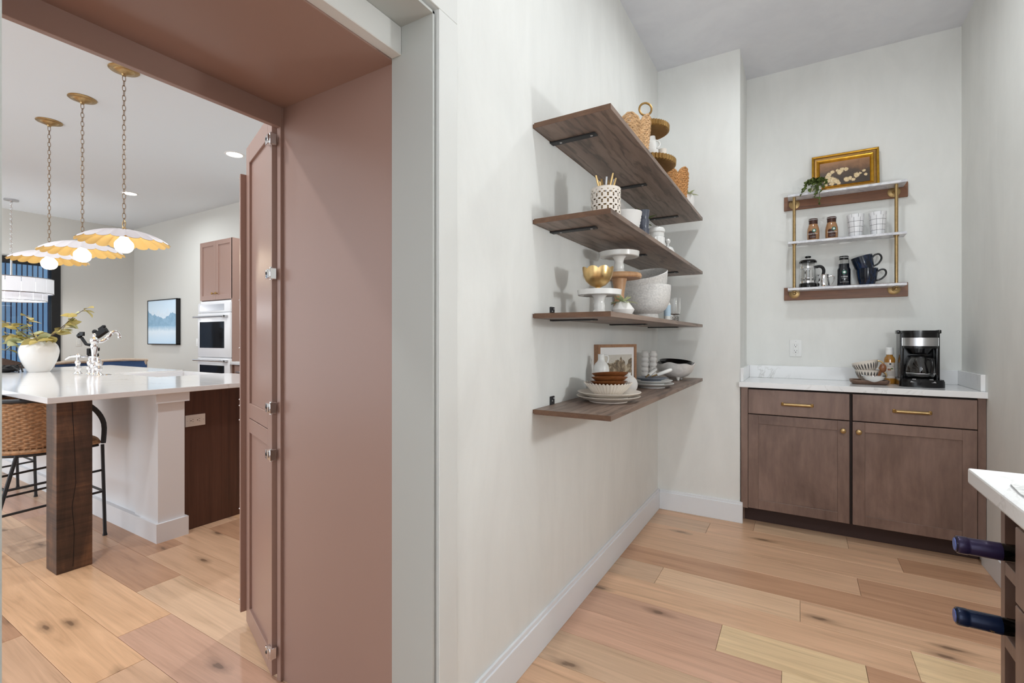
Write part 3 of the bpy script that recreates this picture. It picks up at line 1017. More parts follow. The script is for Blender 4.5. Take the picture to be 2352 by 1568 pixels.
tag(MB().box(XB + 0.002, XB + 2.61, YF - 0.03, YK - 0.002, 0.896, 0.932, 0.003, 2).build('countertop', 'quartz'), 'white countertop on the mauve base cabinet beside the oven', 'countertop')

# ---- canvas on the kitchen wall
t = thing('canvas_picture', 'framed blue mountain lake picture on the kitchen wall', 'picture', (-8.76, YK - 0.03, 1.463))
m = MB()
w2, h2 = 0.485, 0.362
m.box(-w2, -w2 + 0.014, -0.032, 0.028, -h2, h2)
m.box(w2 - 0.014, w2, -0.032, 0.028, -h2, h2)
m.box(-w2, w2, -0.032, 0.028, h2 - 0.014, h2)
m.box(-w2, w2, -0.032, 0.028, -h2, -h2 + 0.014)
m.build('frame', 'black_matte', t, smooth=False)
MB().box(-w2 + 0.014, w2 - 0.014, -0.026, 0.026, -h2 + 0.014, h2 - 0.014).build('print', 'mountain', t, smooth=False)

def plate_switch(name, label, cat, loc, rz, kind='rocker'):
    t = thing(name, label, cat, loc, rz)
    MB().box(-0.036, 0.036, -0.006, 0, -0.058, 0.058, 0.002, 2).build('cover_plate', 'plastic', t)
    if kind == 'rocker':
        MB().box(-0.016, 0.016, -0.010, -0.005, -0.033, 0.033, 0.002, 1).build('rocker', 'plastic', t)
    else:
        f = MB().box(-0.0165, 0.0165, -0.009, -0.005, -0.034, 0.034, 0.0015, 1).build('receptacle', 'plastic', t)
        s = MB()
        for dz in (-0.019, 0.019):
            s.box(-0.0085, -0.0065, -0.0095, -0.008, dz - 0.002, dz + 0.007)
            s.box(0.0055, 0.0075, -0.0095, -0.008, dz - 0.001, dz + 0.006)
            s.lathe([(0, 0), (0.003, 0), (0.003, 0.0012), (0, 0.0012)], 10, M=Matrix.Translation((-0.0005, -0.0083, dz - 0.009)) @ Matrix.Rotation(R(90), 4, 'X'))
        s.build('slots', 'ink', f, smooth=False)
        s = MB()
        for dz in (-0.047, 0.047):
            s.sphere((0, -0.0065, dz), 0.0022, 8, 5)
        s.build('screws', 'steel', t)
    return t
plate_switch('light_switch', 'white light switch on the wall left of the double oven', 'switch', (-7.76, YK, 1.14), 0)
for ch_ in plate_switch('light_switch', 'pale light switch on the far wall behind the faucet', 'switch', (XK, 2.97, 1.13), R(90)).children:
    ch_.data.materials[0] = MT['wall_kitchen']

# ---- island
ZI = 0.905
SX0, SX1, SY0 = -4.95, -4.18, 1.72
m = MB()
m.box(-6.55, -3.195, 0.838, SY0, 0.874, ZI, 0.002, 1)
m.box(-6.55, SX0, SY0 - 0.002, 2.24, 0.874, ZI, 0.002, 1)
m.box(SX1, -3.195, SY0 - 0.002, 2.24, 0.874, ZI, 0.002, 1)
tag(m.build('island_countertop', 'quartz', smooth=False), 'large white quartz countertop of the kitchen island', 'countertop')
t = thing('farmhouse_sink', 'white apron-front sink set into the island countertop', 'sink', ((SX0 + SX1) / 2, 1.98, 0.62))
hx, y0s, y1s = (SX1 - SX0) / 2 - 0.001, SY0 - 1.98, 2.26 - 1.98
m = MB()
m.box(-hx, hx, y0s, y0s + 0.02, 0.0, 0.276, 0.004, 2)
m.box(-hx, hx, y1s - 0.025, y1s, 0.0, 0.276, 0.006, 2)
m.box(-hx, -hx + 0.02, y0s, y1s, 0.0, 0.276, 0.004, 2)
m.box(hx - 0.02, hx, y0s, y1s, 0.0, 0.276, 0.004, 2)
m.box(-hx, hx, y0s, y1s, 0.0, 0.02)
m.build('basin', 'enamel', t)
MB().lathe([(0, 0.02), (0.04, 0.02), (0.045, 0.0225), (0.03, 0.024), (0, 0.021)], 20).build('drain', 'chrome', t)

tag(MB().box(-3.368, -3.222, 0.880, 1.025, 0, 0.873, 0.004, 2).build('island_post', 'sawn', smooth=False), 'dark rough-sawn timber post under the island corner', 'post')
post = bpy.data.objects['island_post']
ck = MB()
pts = [(0.945, 0.02), (0.950, 0.2), (0.941, 0.33), (0.956, 0.45), (0.952, 0.6), (0.947, 0.72), (0.941, 0.87)]
for (ya, za), (yb, zb) in zip(pts, pts[1:]):
    ck.add([(-3.2214, ya - 0.0014, za), (-3.2214, ya + 0.0014, za), (-3.2214, yb + 0.0014, zb), (-3.2214, yb - 0.0014, zb)], [(0, 1, 2, 3)])
ck.build('crack', 'black_matte', post, smooth=False)

t = thing('kitchen_island', 'white painted knee wall of the island with end pilaster and baseboard', 'island', (-3.23, 1.33, 0))
MB().box(-3.2, -0.02, 0.012, 0.13, 0.0, 0.873).build('knee_wall', 'trim', t, smooth=False)
MB().box(-0.30, 0.0, 0.0, 0.142, 0.0, 0.82).build('pilaster', 'trim', t, smooth=False)
m = MB().prism([(-0.32, -0.016), (0.018, -0.016), (0.018, 0.162), (-0.05, 0.162), (-0.05, 0.143), (-0.32, 0.143)], 0.818, 0.873)
m.build('capital', 'trim', t, smooth=False)
m = MB().prism([(-3.2, -0.014), (0.016, -0.014), (0.016, 0.158), (-0.05, 0.158), (-0.05, 0.143), (-3.2, 0.143)], 0.0, 0.112)
m.build('baseboard', 'trim', t, smooth=False)
tag(MB().box(-6.45, SX0 - 0.01, 1.475, 2.20, 0.0, 0.873).box(SX1 + 0.01, -3.282, 1.475, 2.20, 0.0, 0.873).box(SX0 - 0.01, SX1 + 0.01, 1.475, 2.20, 0.0, 0.60).build('island_cabinet', 'walnut_panel', smooth=False), 'dark walnut end panel and cabinet run of the island', 'cabinet')
icab = bpy.data.objects['island_cabinet']
for i in range(3):
    MB().box(-3.2819, -3.2795, 1.478 + i * 0.24, 1.478 + i * 0.24 + 0.2394, 0.004, 0.872).build('veneer_panel', 'walnut_panel', icab, smooth=False)
o = plate_switch('power_outlet', 'white horizontal outlet on the walnut end panel of the island', 'outlet', (-3.2795, 1.555, 0.683), R(90), 'outlet')
o.rotation_euler = Euler((R(0), R(90), R(90)), 'XYZ')

# ---- faucet with bridge body
t = thing('bridge_faucet', 'polished chrome bridge faucet with curved spout on the island', 'faucet', (-4.90, 1.57, ZI))
def turned(prof, c=(0, 0)):
    return MB().lathe(sp(prof, 3), 24, c=c)
post_prof = [(0, 0), (0.030, 0), (0.030, 0.006), (0.018, 0.016), (0.013, 0.03), (0.022, 0.042), (0.024, 0.06), (0.015, 0.075), (0.020, 0.085), (0.022, 0.105), (0.013, 0.118), (0.013, 0.13), (0, 0.132)]
br = MB()
for dx in (-0.085, 0.085):
    br.lathe(sp(post_prof, 3), 24, c=(dx, 0))
br.tube([(-0.085, 0, 0.07), (0.085, 0, 0.07)], 0.011, 12)
br.build('bridge', 'chrome', t)
turned([(0, 0), (0.030, 0), (0.028, 0.008), (0.018, 0.02), (0.018, 0.05), (0.026, 0.062), (0.026, 0.085), (0.017, 0.10), (0.021, 0.115), (0.018, 0.15), (0.021, 0.20), (0.026, 0.235), (0.022, 0.25), (0.028, 0.262), (0.030, 0.285), (0.018, 0.30), (0.008, 0.31), (0.012, 0.322), (0.006, 0.335), (0, 0.338)]).build('column', 'chrome', t)
spt = [(0, 0.01, 0.272), (0, 0.04, 0.268), (0, 0.07, 0.285), (0, 0.098, 0.320), (0, 0.12, 0.345), (0, 0.142, 0.352), (0, 0.160, 0.340), (0, 0.168, 0.318), (0, 0.169, 0.303)]
sm = MB().tube(spline(spt, 4), 0.0125, 14)
sm.lathe([(0, 0.298), (0.016, 0.298), (0.016, 0.308), (0.012, 0.316), (0, 0.316)], 16, c=(0, 0.169))
sm.sphere((0, 0.084, 0.302), 0.017, 12, 8)
sm.sphere((0, 0.116, 0.340), 0.0155, 12, 8)
sm.build('spout', 'chrome', t)
for dx in (-0.085, 0.085):
    l = MB().sphere((dx, 0, 0.138), 0.013, 12, 8)
    l.tube([(dx, 0, 0.140), (dx, -0.035, 0.150), (dx, -0.062, 0.146)], [0.006, 0.0055, 0.008], 8)
    l.build('lever', 'chrome', t)
t = thing('soap_dispenser', 'chrome side dispenser with long lever left of the faucet', 'dispenser', (-5.18, 1.55, ZI))
MB().lathe(sp([(0, 0), (0.028, 0), (0.028, 0.006), (0.014, 0.02), (0.020, 0.036), (0.024, 0.05), (0.014, 0.07), (0.018, 0.085), (0.020, 0.10), (0.010, 0.112), (0.010, 0.135), (0, 0.137)], 3), 24).build('body', 'chrome', t)
MB().tube([(0.08, 0.02, 0.138), (0.03, 0.008, 0.147), (-0.02, 0, 0.148), (-0.07, -0.03, 0.140), (-0.10, -0.05, 0.118)], [0.006, 0.011, 0.013, 0.009, 0.006], 10).sphere((0, 0, 0.155), 0.012, 12, 8).build('lever', 'chrome', t)
tag(MB().lathe([(0, 0), (0.026, 0), (0.027, 0.003), (0.018, 0.007), (0.008, 0.012), (0, 0.013)], 24).build('sink_button', 'chrome', loc=(-4.725, 1.60, ZI)), 'small round chrome button set in the island top by the faucet', 'button')

# ---- tripod beyond the island
t = thing('tripod', 'black tripod with angled head arms behind the faucet', 'tripod', (-7.3, 2.32, 0), math.atan(660 / 1096.3))
for k in range(3):
    a = R(30 + 120 * k)
    MB().tube([(0.03 * math.cos(a), 0.03 * math.sin(a), 0.92), (0.34 * math.cos(a), 0.34 * math.sin(a), 0.005)], 0.012, 8).build('leg', 'black_matte', t)
m = MB().tube([(0.02, 0, 0.5), (0.02, 0, 1.16)], 0.02, 10)
m.box(-0.045, 0.065, -0.02, 0.02, 0.97, 1.02, 0.004, 1)
m.box(-0.01, 0.075, -0.02, 0.02, 1.05, 1.09, 0.004, 1)
m.box(-0.055, -0.02, -0.02, 0.02, 1.0, 1.08, 0.004, 1)
m.build('column', 'black_matte', t)
m = MB().tube([(-0.02, 0, 1.12), (-0.075, 0, 1.13), (-0.13, 0, 1.21)], 0.017, 8)
m.build('pan_arm', 'black_matte', t)
MB().sphere((-0.155, 0, 1.235), 0.034, 12, 8, (1, 0.6, 1)).box(-0.15, -0.10, -0.015, 0.015, 1.23, 1.28, 0.004, 1).build('knob', 'black_gloss', t)
m = MB().tube([(0.02, 0, 1.15), (0.05, 0, 1.21)], 0.026, 10)
Mr = Matrix.Translation((0.09, 0, 1.26)) @ Matrix.Rotation(R(-35), 4, 'Y')
m.box(-0.06, 0.09, -0.03, 0.03, -0.035, 0.03, 0.008, 2, M=Mr)
m.box(0.02, 0.10, -0.02, 0.02, 0.03, 0.055, 0.006, 2, M=Mr)
m.sphere((0.03, 0, 1.28), 0.028, 12, 8)
m.build('head', 'black_matte', t)

# ---- vase and branches
VL = (-5.76, 1.46, ZI)
vp = [(0, 0), (0.082, 0), (0.095, 0.006), (0.125, 0.045), (0.155, 0.10), (0.172, 0.155), (0.172, 0.19), (0.160, 0.225), (0.130, 0.255), (0.095, 0.270), (0.078, 0.276), (0.076, 0.288), (0.080, 0.292), (0.072, 0.292), (0.070, 0.275), (0.10, 0.24), (0.14, 0.18), (0.14, 0.10), (0.09, 0.03), (0, 0.02)]
tag(MB().lathe(sp([(r * 0.76, z * 1.03) for r, z in vp], 3), 48).build('vase', 'white_ceramic', loc=VL), 'round glossy white vase holding olive branches on the island', 'vase')
def leaf_mesh(name, L, Wl, mat):
    vs, fs = [], []
    prof = [(0, 0.02), (0.15, 0.55), (0.38, 1.0), (0.62, 0.9), (0.85, 0.45), (1, 0.02)]
    for s, w in prof:
        sag = -0.22 * L * s * s
        vs += [(s * L, -w * Wl / 2, sag + 0.12 * Wl * w), (s * L, 0, sag), (s * L, w * Wl / 2, sag + 0.12 * Wl * w)]
    for i in range(len(prof) - 1):
        a = i * 3
        fs += [(a, a + 3, a + 4, a + 1), (a + 1, a + 4, a + 5, a + 2)]
    m = MB().add(vs, fs)
    m.add([(x, y, z - 0.0012) for x, y, z in vs], [tuple(reversed(q)) for q in fs])
    return m.mesh(name, mat, ang=60)
LV = [leaf_mesh('leaf', 0.105, 0.066, 'leaf_olive'), leaf_mesh('leaf', 0.10, 0.062, 'leaf_pale'), leaf_mesh('leaf', 0.08, 0.046, 'leaf_olive')]
# branches as (sideways, depth, height) way points from the vase mouth
BR = [([(0.02, 0, 0.2), (0.08, -0.02, 0.30), (0.17, -0.03, 0.34), (0.25, -0.02, 0.42), (0.32, 0, 0.50), (0.385, 0.02, 0.555)], 'branch reaching furthest right, towards the faucet'),
      ([(0.01, 0.02, 0.2), (0.06, 0.03, 0.31), (0.15, 0.04, 0.36), (0.21, 0.05, 0.44)], 'branch arching right above the vase shoulder'),
      ([(0.0, 0, 0.2), (0.03, -0.06, 0.29), (0.07, -0.10, 0.30), (0.10, -0.12, 0.27)], 'short branch drooping over the front rim of the vase'),
      ([(-0.02, 0, 0.2), (-0.05, 0, 0.33), (-0.09, 0.0, 0.41), (-0.10, 0.0, 0.49)], 'branch standing upright left of the vase mouth'),
      ([(-0.02, 0, 0.2), (-0.09, -0.03, 0.32), (-0.18, -0.04, 0.40), (-0.25, -0.03, 0.43)], 'branch leaning left in front of the blue siding'),
      ([(-0.03, 0, 0.2), (-0.10, 0.0, 0.29), (-0.18, 0.02, 0.32), (-0.28, 0.02, 0.33)], 'branch spreading left level with the vase rim'),
      ([(-0.03, -0.01, 0.2), (-0.09, -0.04, 0.28), (-0.16, -0.06, 0.25), (-0.23, -0.06, 0.19)], 'branch drooping down the left side of the vase')]
lr = random.Random(11)
TH = math.atan(660 / 1096.3)
for pts, lb in BR:
    t = thing('olive_branch', 'olive green leafy ' + lb, 'branch', VL, TH, 'leafy branches in the white vase')
    MB().tube(pts, [0.005 - 0.003 * i / (len(pts) - 1) for i in range(len(pts))], 6).build('stem', 'stem', t)
    P = [Vector(p) for p in pts]
    for i in range(1, len(P)):
        for s in range(4):
            p = P[i - 1].lerp(P[i], (s + 0.6) / 4)
            if p.z < 0.28 and i == 1:
                continue
            a = lr.uniform(0, 2 * math.pi)
            li = 1 if (lb.startswith('branch drooping') and lr.random() < 0.7) else lr.choice([0, 0, 2, 1])
            o = link('leaf', LV[li], t, p, (lr.uniform(-0.9, 0.9), lr.uniform(-0.5, 0.5), a))
            sc = lr.uniform(0.75, 1.15)
            o.scale = (sc, sc, sc)
    o = link('leaf', LV[0], t, P[-1], (0.4, -0.3, lr.uniform(-0.8, 0.8) if P[-1].x > 0 else math.pi + lr.uniform(-0.6, 0.6)))

# ---- black bag lying by the vase
t = thing('black_bag', 'crumpled black bag with straps lying left of the vase', 'bag', (-5.95, 1.30, ZI))
m = MB().sphere((0, 0, 0.028), 0.1, 20, 12, (1.2, 0.8, 0.28))
br_ = random.Random(2)
m.v = [(x + br_.uniform(-.008, .008), y + br_.uniform(-.008, .008), max(0, z + br_.uniform(-.01, .012))) for x, y, z in m.v]
m.build('body', 'black_matte', t)
MB().tube([(0.06, -0.04, 0.04), (0.13, 0.0, 0.055), (0.19, 0.03, 0.02), (0.24, 0.02, 0.007)], 0.006, 6).build('strap', 'black_gloss', t)
MB().tube([(-0.05, 0.04, 0.04), (0.02, 0.09, 0.07), (0.10, 0.07, 0.03), (0.17, 0.06, 0.007)], 0.006, 6).build('strap', 'black_gloss', t)

# ---- bar stools with rattan barrel back
def stool(loc, label):
    t = thing('bar_stool', label, 'bar stool', loc, 0, 'rattan bar stools at the island')
    # local: faces +Y, seat centre at the origin
    SZ = 0.585
    for sx in (-1, 1):
        MB().tube([(sx * 0.205, 0.215, SZ - 0.03), (sx * 0.212, 0.225, 0.02), (sx * 0.212, 0.225, 0.0)], [0.0095, 0.0095, 0.013], 8).build('leg', 'black', t)
        MB().tube([(sx * 0.17, -0.15, SZ - 0.03), (sx * 0.23, -0.29, 0.02), (sx * 0.231, -0.293, 0.0)], [0.0095, 0.0095, 0.013], 8).build('leg', 'black', t)
    rl = MB()
    for z, f in ((0.27, 0.55), (0.40, 0.33)):
        bx, by = 0.17 + 0.06 * f, -0.15 - 0.14 * f
        if z < 0.3:
            rl.tube([(-0.208, 0.22, z), (0.208, 0.22, z)], 0.007, 6)
        rl.tube([(0.208, 0.22, z), (bx, by, z - 0.02)], 0.007, 6)
        rl.tube([(-0.208, 0.22, z), (-bx, by, z - 0.02)], 0.007, 6)
        rl.tube([(-bx, by, z - 0.02), (bx, by, z - 0.02)], 0.007, 6)
    rl.build('foot_rail', 'black', t)
    def outline(s, n=40):
        out = []
        for i in range(n):
            a = 2 * math.pi * i / n
            x, y = 0.225 * math.cos(a), 0.225 * math.sin(a)
            if y > 0:
                m = max(abs(math.cos(a)), abs(math.sin(a)))
                k = 0.55
                x, y = x * (1 - k + k / m), y * (1 - k + k / m)
            out.append((x * s, y * s))
        return out
    MB().tube([(x, y, SZ - 0.032) for x, y in outline(1.0)], 0.008, 6, True).build('seat_frame', 'black', t)
    m = MB()
    m.prism(outline(0.98), SZ - 0.028, SZ)
    for k in range(14):
        m.tube([(x, y, SZ + 0.001) for x, y in outline(0.96 - k * 0.066, 28)], 0.0062, 5, True)
    m.build('seat', 'wicker', t)
    MB().tube([(x, y, SZ - 0.012) for x, y in outline(1.015)], 0.013, 6, True).build('seat_binding', 'wicker', t)
    # barrel back: woven strands between the stakes
    A0, A1 = 175, 365
    wv = MB()
    rows = 24
    for r_ in range(rows):
        f = r_ / (rows - 1)
        zz = SZ + 0.012 + 0.25 * f
        Rr = 0.225 + 0.03 * f
        pts = []
        for i in range(61):
            a = R(A0 + (A1 - A0) * i / 60)
            w = 0.004 * math.sin(i * math.pi / 2 + (math.pi if r_ % 2 else 0))
            end = 1 - 0.35 * max(0, (abs(i - 30) - 24) / 6)
            pts.append(((Rr + w) * math.cos(a), (Rr + w) * math.sin(a), SZ + 0.012 + (zz - SZ - 0.012) * end))
        wv.tube(pts, 0.0066, 5)
    wv.build('woven_back', 'wicker', t)
    st = MB()
    for i in range(0, 31):
        a = R(A0 + (A1 - A0) * i / 30)
        st.tube([(0.225 * math.cos(a), 0.225 * math.sin(a), SZ), (0.254 * math.cos(a), 0.254 * math.sin(a), SZ + 0.26)], 0.004, 5)
    st.build('stakes', 'wicker', t)
    top = [(-0.218, 0.215, SZ - 0.02), (-0.225, 0.215, SZ + 0.10), (-0.235, 0.17, SZ + 0.19), (-0.25, 0.09, SZ + 0.25)]
    top += [(0.258 * math.cos(R(a)), 0.258 * math.sin(R(a)), SZ + 0.272) for a in range(180, 361, 12)]
    top += [(-x, y, z) for x, y, z in reversed(top[:4])]
    MB().tube(spline(top, 4), 0.0135, 8).build('top_rail', 'black', t)
    return t
s0 = stool((-3.845, 0.99, 0), 'rattan bar stool with black frame tucked behind the timber post')
copy_tree(s0, None, 'rattan bar stool further along the island, only its black legs in view', loc=(-5.18, 1.015, 0))

# ---- dining furniture beyond the island
def dining_chair(loc, rz, label):
    t = thing('dining_chair', label, 'chair', loc, rz, 'blue upholstered dining chairs')
    for sx in (-1, 1):
        MB().box(sx * 0.23 - 0.02, sx * 0.23 + 0.02, 0.18, 0.22, 0, 0.44, 0.004, 1).build('leg', 'pale_wood', t)
        MB().tube([(sx * 0.23, -0.22, 0), (sx * 0.23, -0.23, 0.45), (sx * 0.235, -0.29, 0.90)], 0.02, 8).build('leg', 'pale_wood', t)
        MB().tube([(sx * 0.25, -0.24, 0.66), (sx * 0.26, 0.12, 0.67), (sx * 0.26, 0.20, 0.665)], [0.016, 0.016, 0.024], 8).build('armrest', 'pale_wood', t)
    MB().box(-0.26, 0.26, -0.24, 0.23, 0.41, 0.50, 0.02, 3).build('seat', 'blue_fabric', t)
    m = MB().box(-0.25, 0.25, -0.30, -0.245, 0.56, 0.885, 0.015, 3)
    m.build('backrest', 'blue_fabric', t)
    MB().tube([(-0.26, -0.285, 0.895), (0, -0.31, 0.91), (0.26, -0.285, 0.895)], [0.018, 0.02, 0.018], 8).build('top_rail', 'pale_wood', t)
    return t
d0 = dining_chair((-8.05, 2.16, 0), R(115), 'blue upholstered dining chair with pale wood rail behind the vase')
copy_tree(d0, None, 'blue dining chair with pale rounded rail end right of the faucet', loc=(-8.3, 3.0, 0), rz=R(70))
t = thing('lounge_chair', 'brown leather chair with curved back behind the black bag', 'chair', (-7.6, 1.60, 0), R(60))
vs, fs = [], []
n = 18
for k, rr in enumerate((0.30, 0.335)):
    for i in range(n + 1):
        a = R(170 + 200 * i / n)
        zt = 1.04 - 0.22 * abs(i / n - 0.5) * 2
        vs += [(rr * math.cos(a), rr * math.sin(a), 0.50), (rr * 1.06 * math.cos(a), rr * 1.06 * math.sin(a), zt)]
o2 = 2 * (n + 1)
for i in range(n):
    a = 2 * i
    fs += [(a, a + 1, a + 3, a + 2), (o2 + a, o2 + a + 2, o2 + a + 3, o2 + a + 1), (a + 1, o2 + a + 1, o2 + a + 3, a + 3), (a, a + 2, o2 + a + 2, o2 + a)]
fs += [(0, o2, o2 + 1, 1), (2 * n, 2 * n + 1, o2 + 2 * n + 1, o2 + 2 * n)]
MB().add(vs, fs).build('backrest', 'leather', t)
MB().lathe([(0, 0.46), (0.29, 0.46), (0.31, 0.49), (0.30, 0.54), (0.26, 0.56), (0, 0.565)], 28).build('seat', 'leather', t)
for k in range(4):
    a = R(45 + 90 * k)
    MB().tube([(0.2 * math.cos(a), 0.2 * math.sin(a), 0.47), (0.27 * math.cos(a), 0.27 * math.sin(a), 0)], 0.014, 8).build('leg', 'black', t)

# ================================================================== PANTRY SHELVES
SX = (-0.852, -0.554)
SY = (1.576, 3.392)
SZs = [2.007, 1.648, 1.294, 0.934]
STH = 0.019
SLAB = ['highest of the four long dark oak wall shelves', 'dark oak wall shelf second from the top, with the perforated cup',
        'dark oak wall shelf third from the top, with the cake stands', 'lowest of the four long dark oak wall shelves, with the dinner plates']
for zt, lb in zip(SZs, SLAB):
    t = thing('wall_shelf', lb, 'shelf', (SX[0], SY[0], zt - STH), 0, 'dark oak wall shelves on the left wall')
    w, L = SX[1] - SX[0], SY[1] - SY[0]
    MB().box(0, w, 0.0015, L, 0, STH, 0.0008, 1).build('board', 'shelf', t, smooth=False)
    MB().box(0, w, 0, 0.0015, 0.0003, STH - 0.0003).build('edge_band', 'shelf_edge', t, smooth=False)
    MB().box(-0.008, -0.0002, 0.004, L, 0.003, STH - 0.002).build('back_cleat', 'shelf_edge', t, smooth=False)
    for by in (0.16, 0.86, 1.60):
        b = MB()
        b.box(0.0, 0.185, by - 0.016, by + 0.016, -0.006, -0.0002, 0.001, 1)
        b.box(-0.006, 0.0, by - 0.016, by + 0.016, -0.006, 0.052, 0.001, 1)
        o = b.build('bracket', 'black', t, smooth=False)
        s = MB()
        for sx in (0.035, 0.165):
            s.lathe([(0, -0.0075), (0.0045, -0.0072), (0.0055, -0.006), (0, -0.006)], 10, c=(sx, by))
        Ms = Matrix.Rotation(R(90), 4, 'Y')
        for sz in (0.034, 0.044):
            s.sphere((0.0005, by + (0.006 if sz > 0.04 else -0.006), sz), 0.003, 8, 5)
        s.build('screw', 'steel', o)

def obj(m, name, mat, loc, label, cat, group=None, rot=(0, 0, 0), ang=38):
    return tag(m.build(name, mat, None, loc, rot, ang=ang), label, cat, group)

# ---- top shelf
Z1 = SZs[0]
def woven_basket(loc, r, h, mat, label, seed):
    t = thing('woven_basket', label, 'basket', loc, 0, 'scalloped woven baskets')
    n = 5
    m = MB()
    rows = 25
    for k in range(rows):
        f = k / (rows - 1)
        rr = r * (0.80 + 0.24 * f)
        pts = []
        for j in range(96):
            a = 2 * math.pi * j / 96
            sc = abs(math.cos(n * a / 2 + seed)) ** 0.7
            z = 0.008 + f * (h - 0.05 + 0.05 * sc * f)
            w = 0.0028 * math.sin(j * math.pi / 2 + (math.pi if k % 2 else 0))
            pts.append(((rr + w) * math.cos(a), (rr + w) * math.sin(a), z))
        m.tube(pts, h / rows * 0.60, 5, True)
    m.build('weave', mat, t, ang=70)
    MB().lathe([(0, 0), (r * 0.8, 0), (r * 0.82, 0.01), (0, 0.012)], 28).build('base', mat, t)
    st = MB()
    for j in range(24):
        a = 2 * math.pi * j / 24
        sc = abs(math.cos(n * a / 2 + seed)) ** 0.7
        st.tube([(r * 0.80 * math.cos(a), r * 0.80 * math.sin(a), 0.004), (r * 1.03 * math.cos(a), r * 1.03 * math.sin(a), h - 0.05 + 0.05 * sc)], 0.003, 5)
    st.build('stakes', mat, t)
    return t
woven_basket((-0.675, 2.215, Z1), 0.078, 0.212, 'seagrass', 'pale woven basket with scalloped rim at the near end of the highest shelf', 0.4)
woven_basket((-0.70, 3.205, Z1), 0.082, 0.272, 'seagrass_dark', 'orange woven basket with scalloped rim behind the two-tier stand', 1.1)

t = thing('tiered_stand', 'two-tier antique gold tray stand with ring handle on the highest shelf', 'stand', (-0.69, 2.50, Z1))
def rib_tray(r, z, hh):
    m = MB()
    N = 52
    md = lambda a, i: 1 + (0.022 if math.sin(N * a + 0.4) > 0 else -0.016) if i in (2, 3) else 1
    m.lathe([(0, z), (r * 0.94, z), (r * 0.99, z + 0.004), (r, z + hh), (r * 0.965, z + hh), (r * 0.955, z + 0.006), (0, z + 0.006)], N * 4, mod=md)
    return m
rib_tray(0.150, 0.080, 0.028).build('lower_tray', 'antique', t, ang=30)
rib_tray(0.118, 0.262, 0.028).build('upper_tray', 'antique', t, ang=30)
MB().lathe([(0, 0), (0.07, 0), (0.072, 0.005), (0.03, 0.02), (0.014, 0.04), (0.02, 0.078), (0, 0.08)], 32).build('foot', 'antique', t)
MB().lathe([(0, 0.08), (0.007, 0.08), (0.007, 0.36), (0, 0.36)], 12).build('stem', 'antique', t)
MB().tube(arc((0, 0, 0.392), 0.032, 0, 360, 28, 'XZ')[:-1], 0.0055, 8, True).build('ring_handle', 'antique', t).rotation_euler = (0, 0, R(31))

def cup_mesh(r, h, th=0.003, flare=1.12, foot=0.7):
    return [(0, 0), (r * foot, 0), (r * foot * 1.05, h * 0.06), (r * 0.9, h * 0.25), (r, h * 0.6), (r * flare, h), (r * flare - th, h), (r - th, h * 0.6), (r * 0.9 - th, h * 0.27), (r * foot, h * 0.1), (0, h * 0.08)]
def handle_pts(r, z0, z1, out, ang=0.0, n=10):
    pts = []
    for i in range(n + 1):
        f = i / n
        a = math.pi * f
        d = r + out * math.sin(a)
        z = z0 + (z1 - z0) * (0.5 - 0.5 * math.cos(a))
        pts.append((d * math.cos(ang), d * math.sin(ang), z))
    return pts
def mug(loc, r, h, mat, label, cat, group, hang=0.0, rot=(0, 0, 0), out=0.024, hr=0.0045, hm=None):
    t = thing('cup', label, cat, loc, 0, group)
    t.rotation_euler = rot
    MB().lathe(cup_mesh(r, h), 32).build('body', mat, t)
    MB().tube(handle_pts(r * 0.97, h * 0.22, h * 0.82, out, hang), hr, 8).build('handle', hm or mat, t)
    return t
ZT = Z1 + 0.087
mug((-0.655, 2.475, ZT), 0.034, 0.068, 'white_ceramic', 'lower white cup of the stack on the two-tier stand', 'cup', 'white cups on the tiered stand', R(40))
mug((-0.648, 2.468, ZT + 0.062), 0.034, 0.068, 'white_ceramic', 'upper tilted white cup of the stack on the two-tier stand', 'cup', 'white cups on the tiered stand', R(40), (R(6), R(-16), 0))
t = thing('pitcher', 'small white pitcher beside the stacked cups on the two-tier stand', 'pitcher', (-0.618, 2.56, ZT))
MB().lathe([(0, 0), (0.026, 0), (0.030, 0.006), (0.030, 0.028), (0.021, 0.040), (0.020, 0.070), (0.023, 0.098), (0.021, 0.098), (0.018, 0.07), (0.019, 0.042), (0.026, 0.026), (0, 0.006)], 28).build('body', 'cream', t)

def succulent(loc, r, label, pot_prof, leaves=12, mat='succulent', L=0.05, Wl=0.02):
    t = thing('potted_succulent', label, 'succulent', loc)
    MB().lathe(pot_prof, 32).build('pot', 'matte_white', t)
    zt = max(z for _, z in pot_prof)
    lm = leaf_mesh('leaf', L, Wl, mat)
    for ring, (cnt, tilt, sc) in enumerate(((5, -0.15, 1.0), (4, -0.65, 0.85), (3, -1.1, 0.65))):
        for k in range(cnt):
            o = link('leaf', lm, t, (0, 0, zt - 0.004), (0, tilt, 2 * math.pi * (k + 0.5 * ring) / cnt + 0.3))
            o.scale = (sc, sc, sc)
    return t
succulent((-0.618, 3.245, Z1), 0.03, 'small succulent in a round white pot at the far end of the highest shelf', [(0, 0), (0.026, 0), (0.036, 0.04), (0.039, 0.08), (0.034, 0.110), (0.024, 0.126), (0.019, 0.121), (0, 0.115)], L=0.062, Wl=0.024)

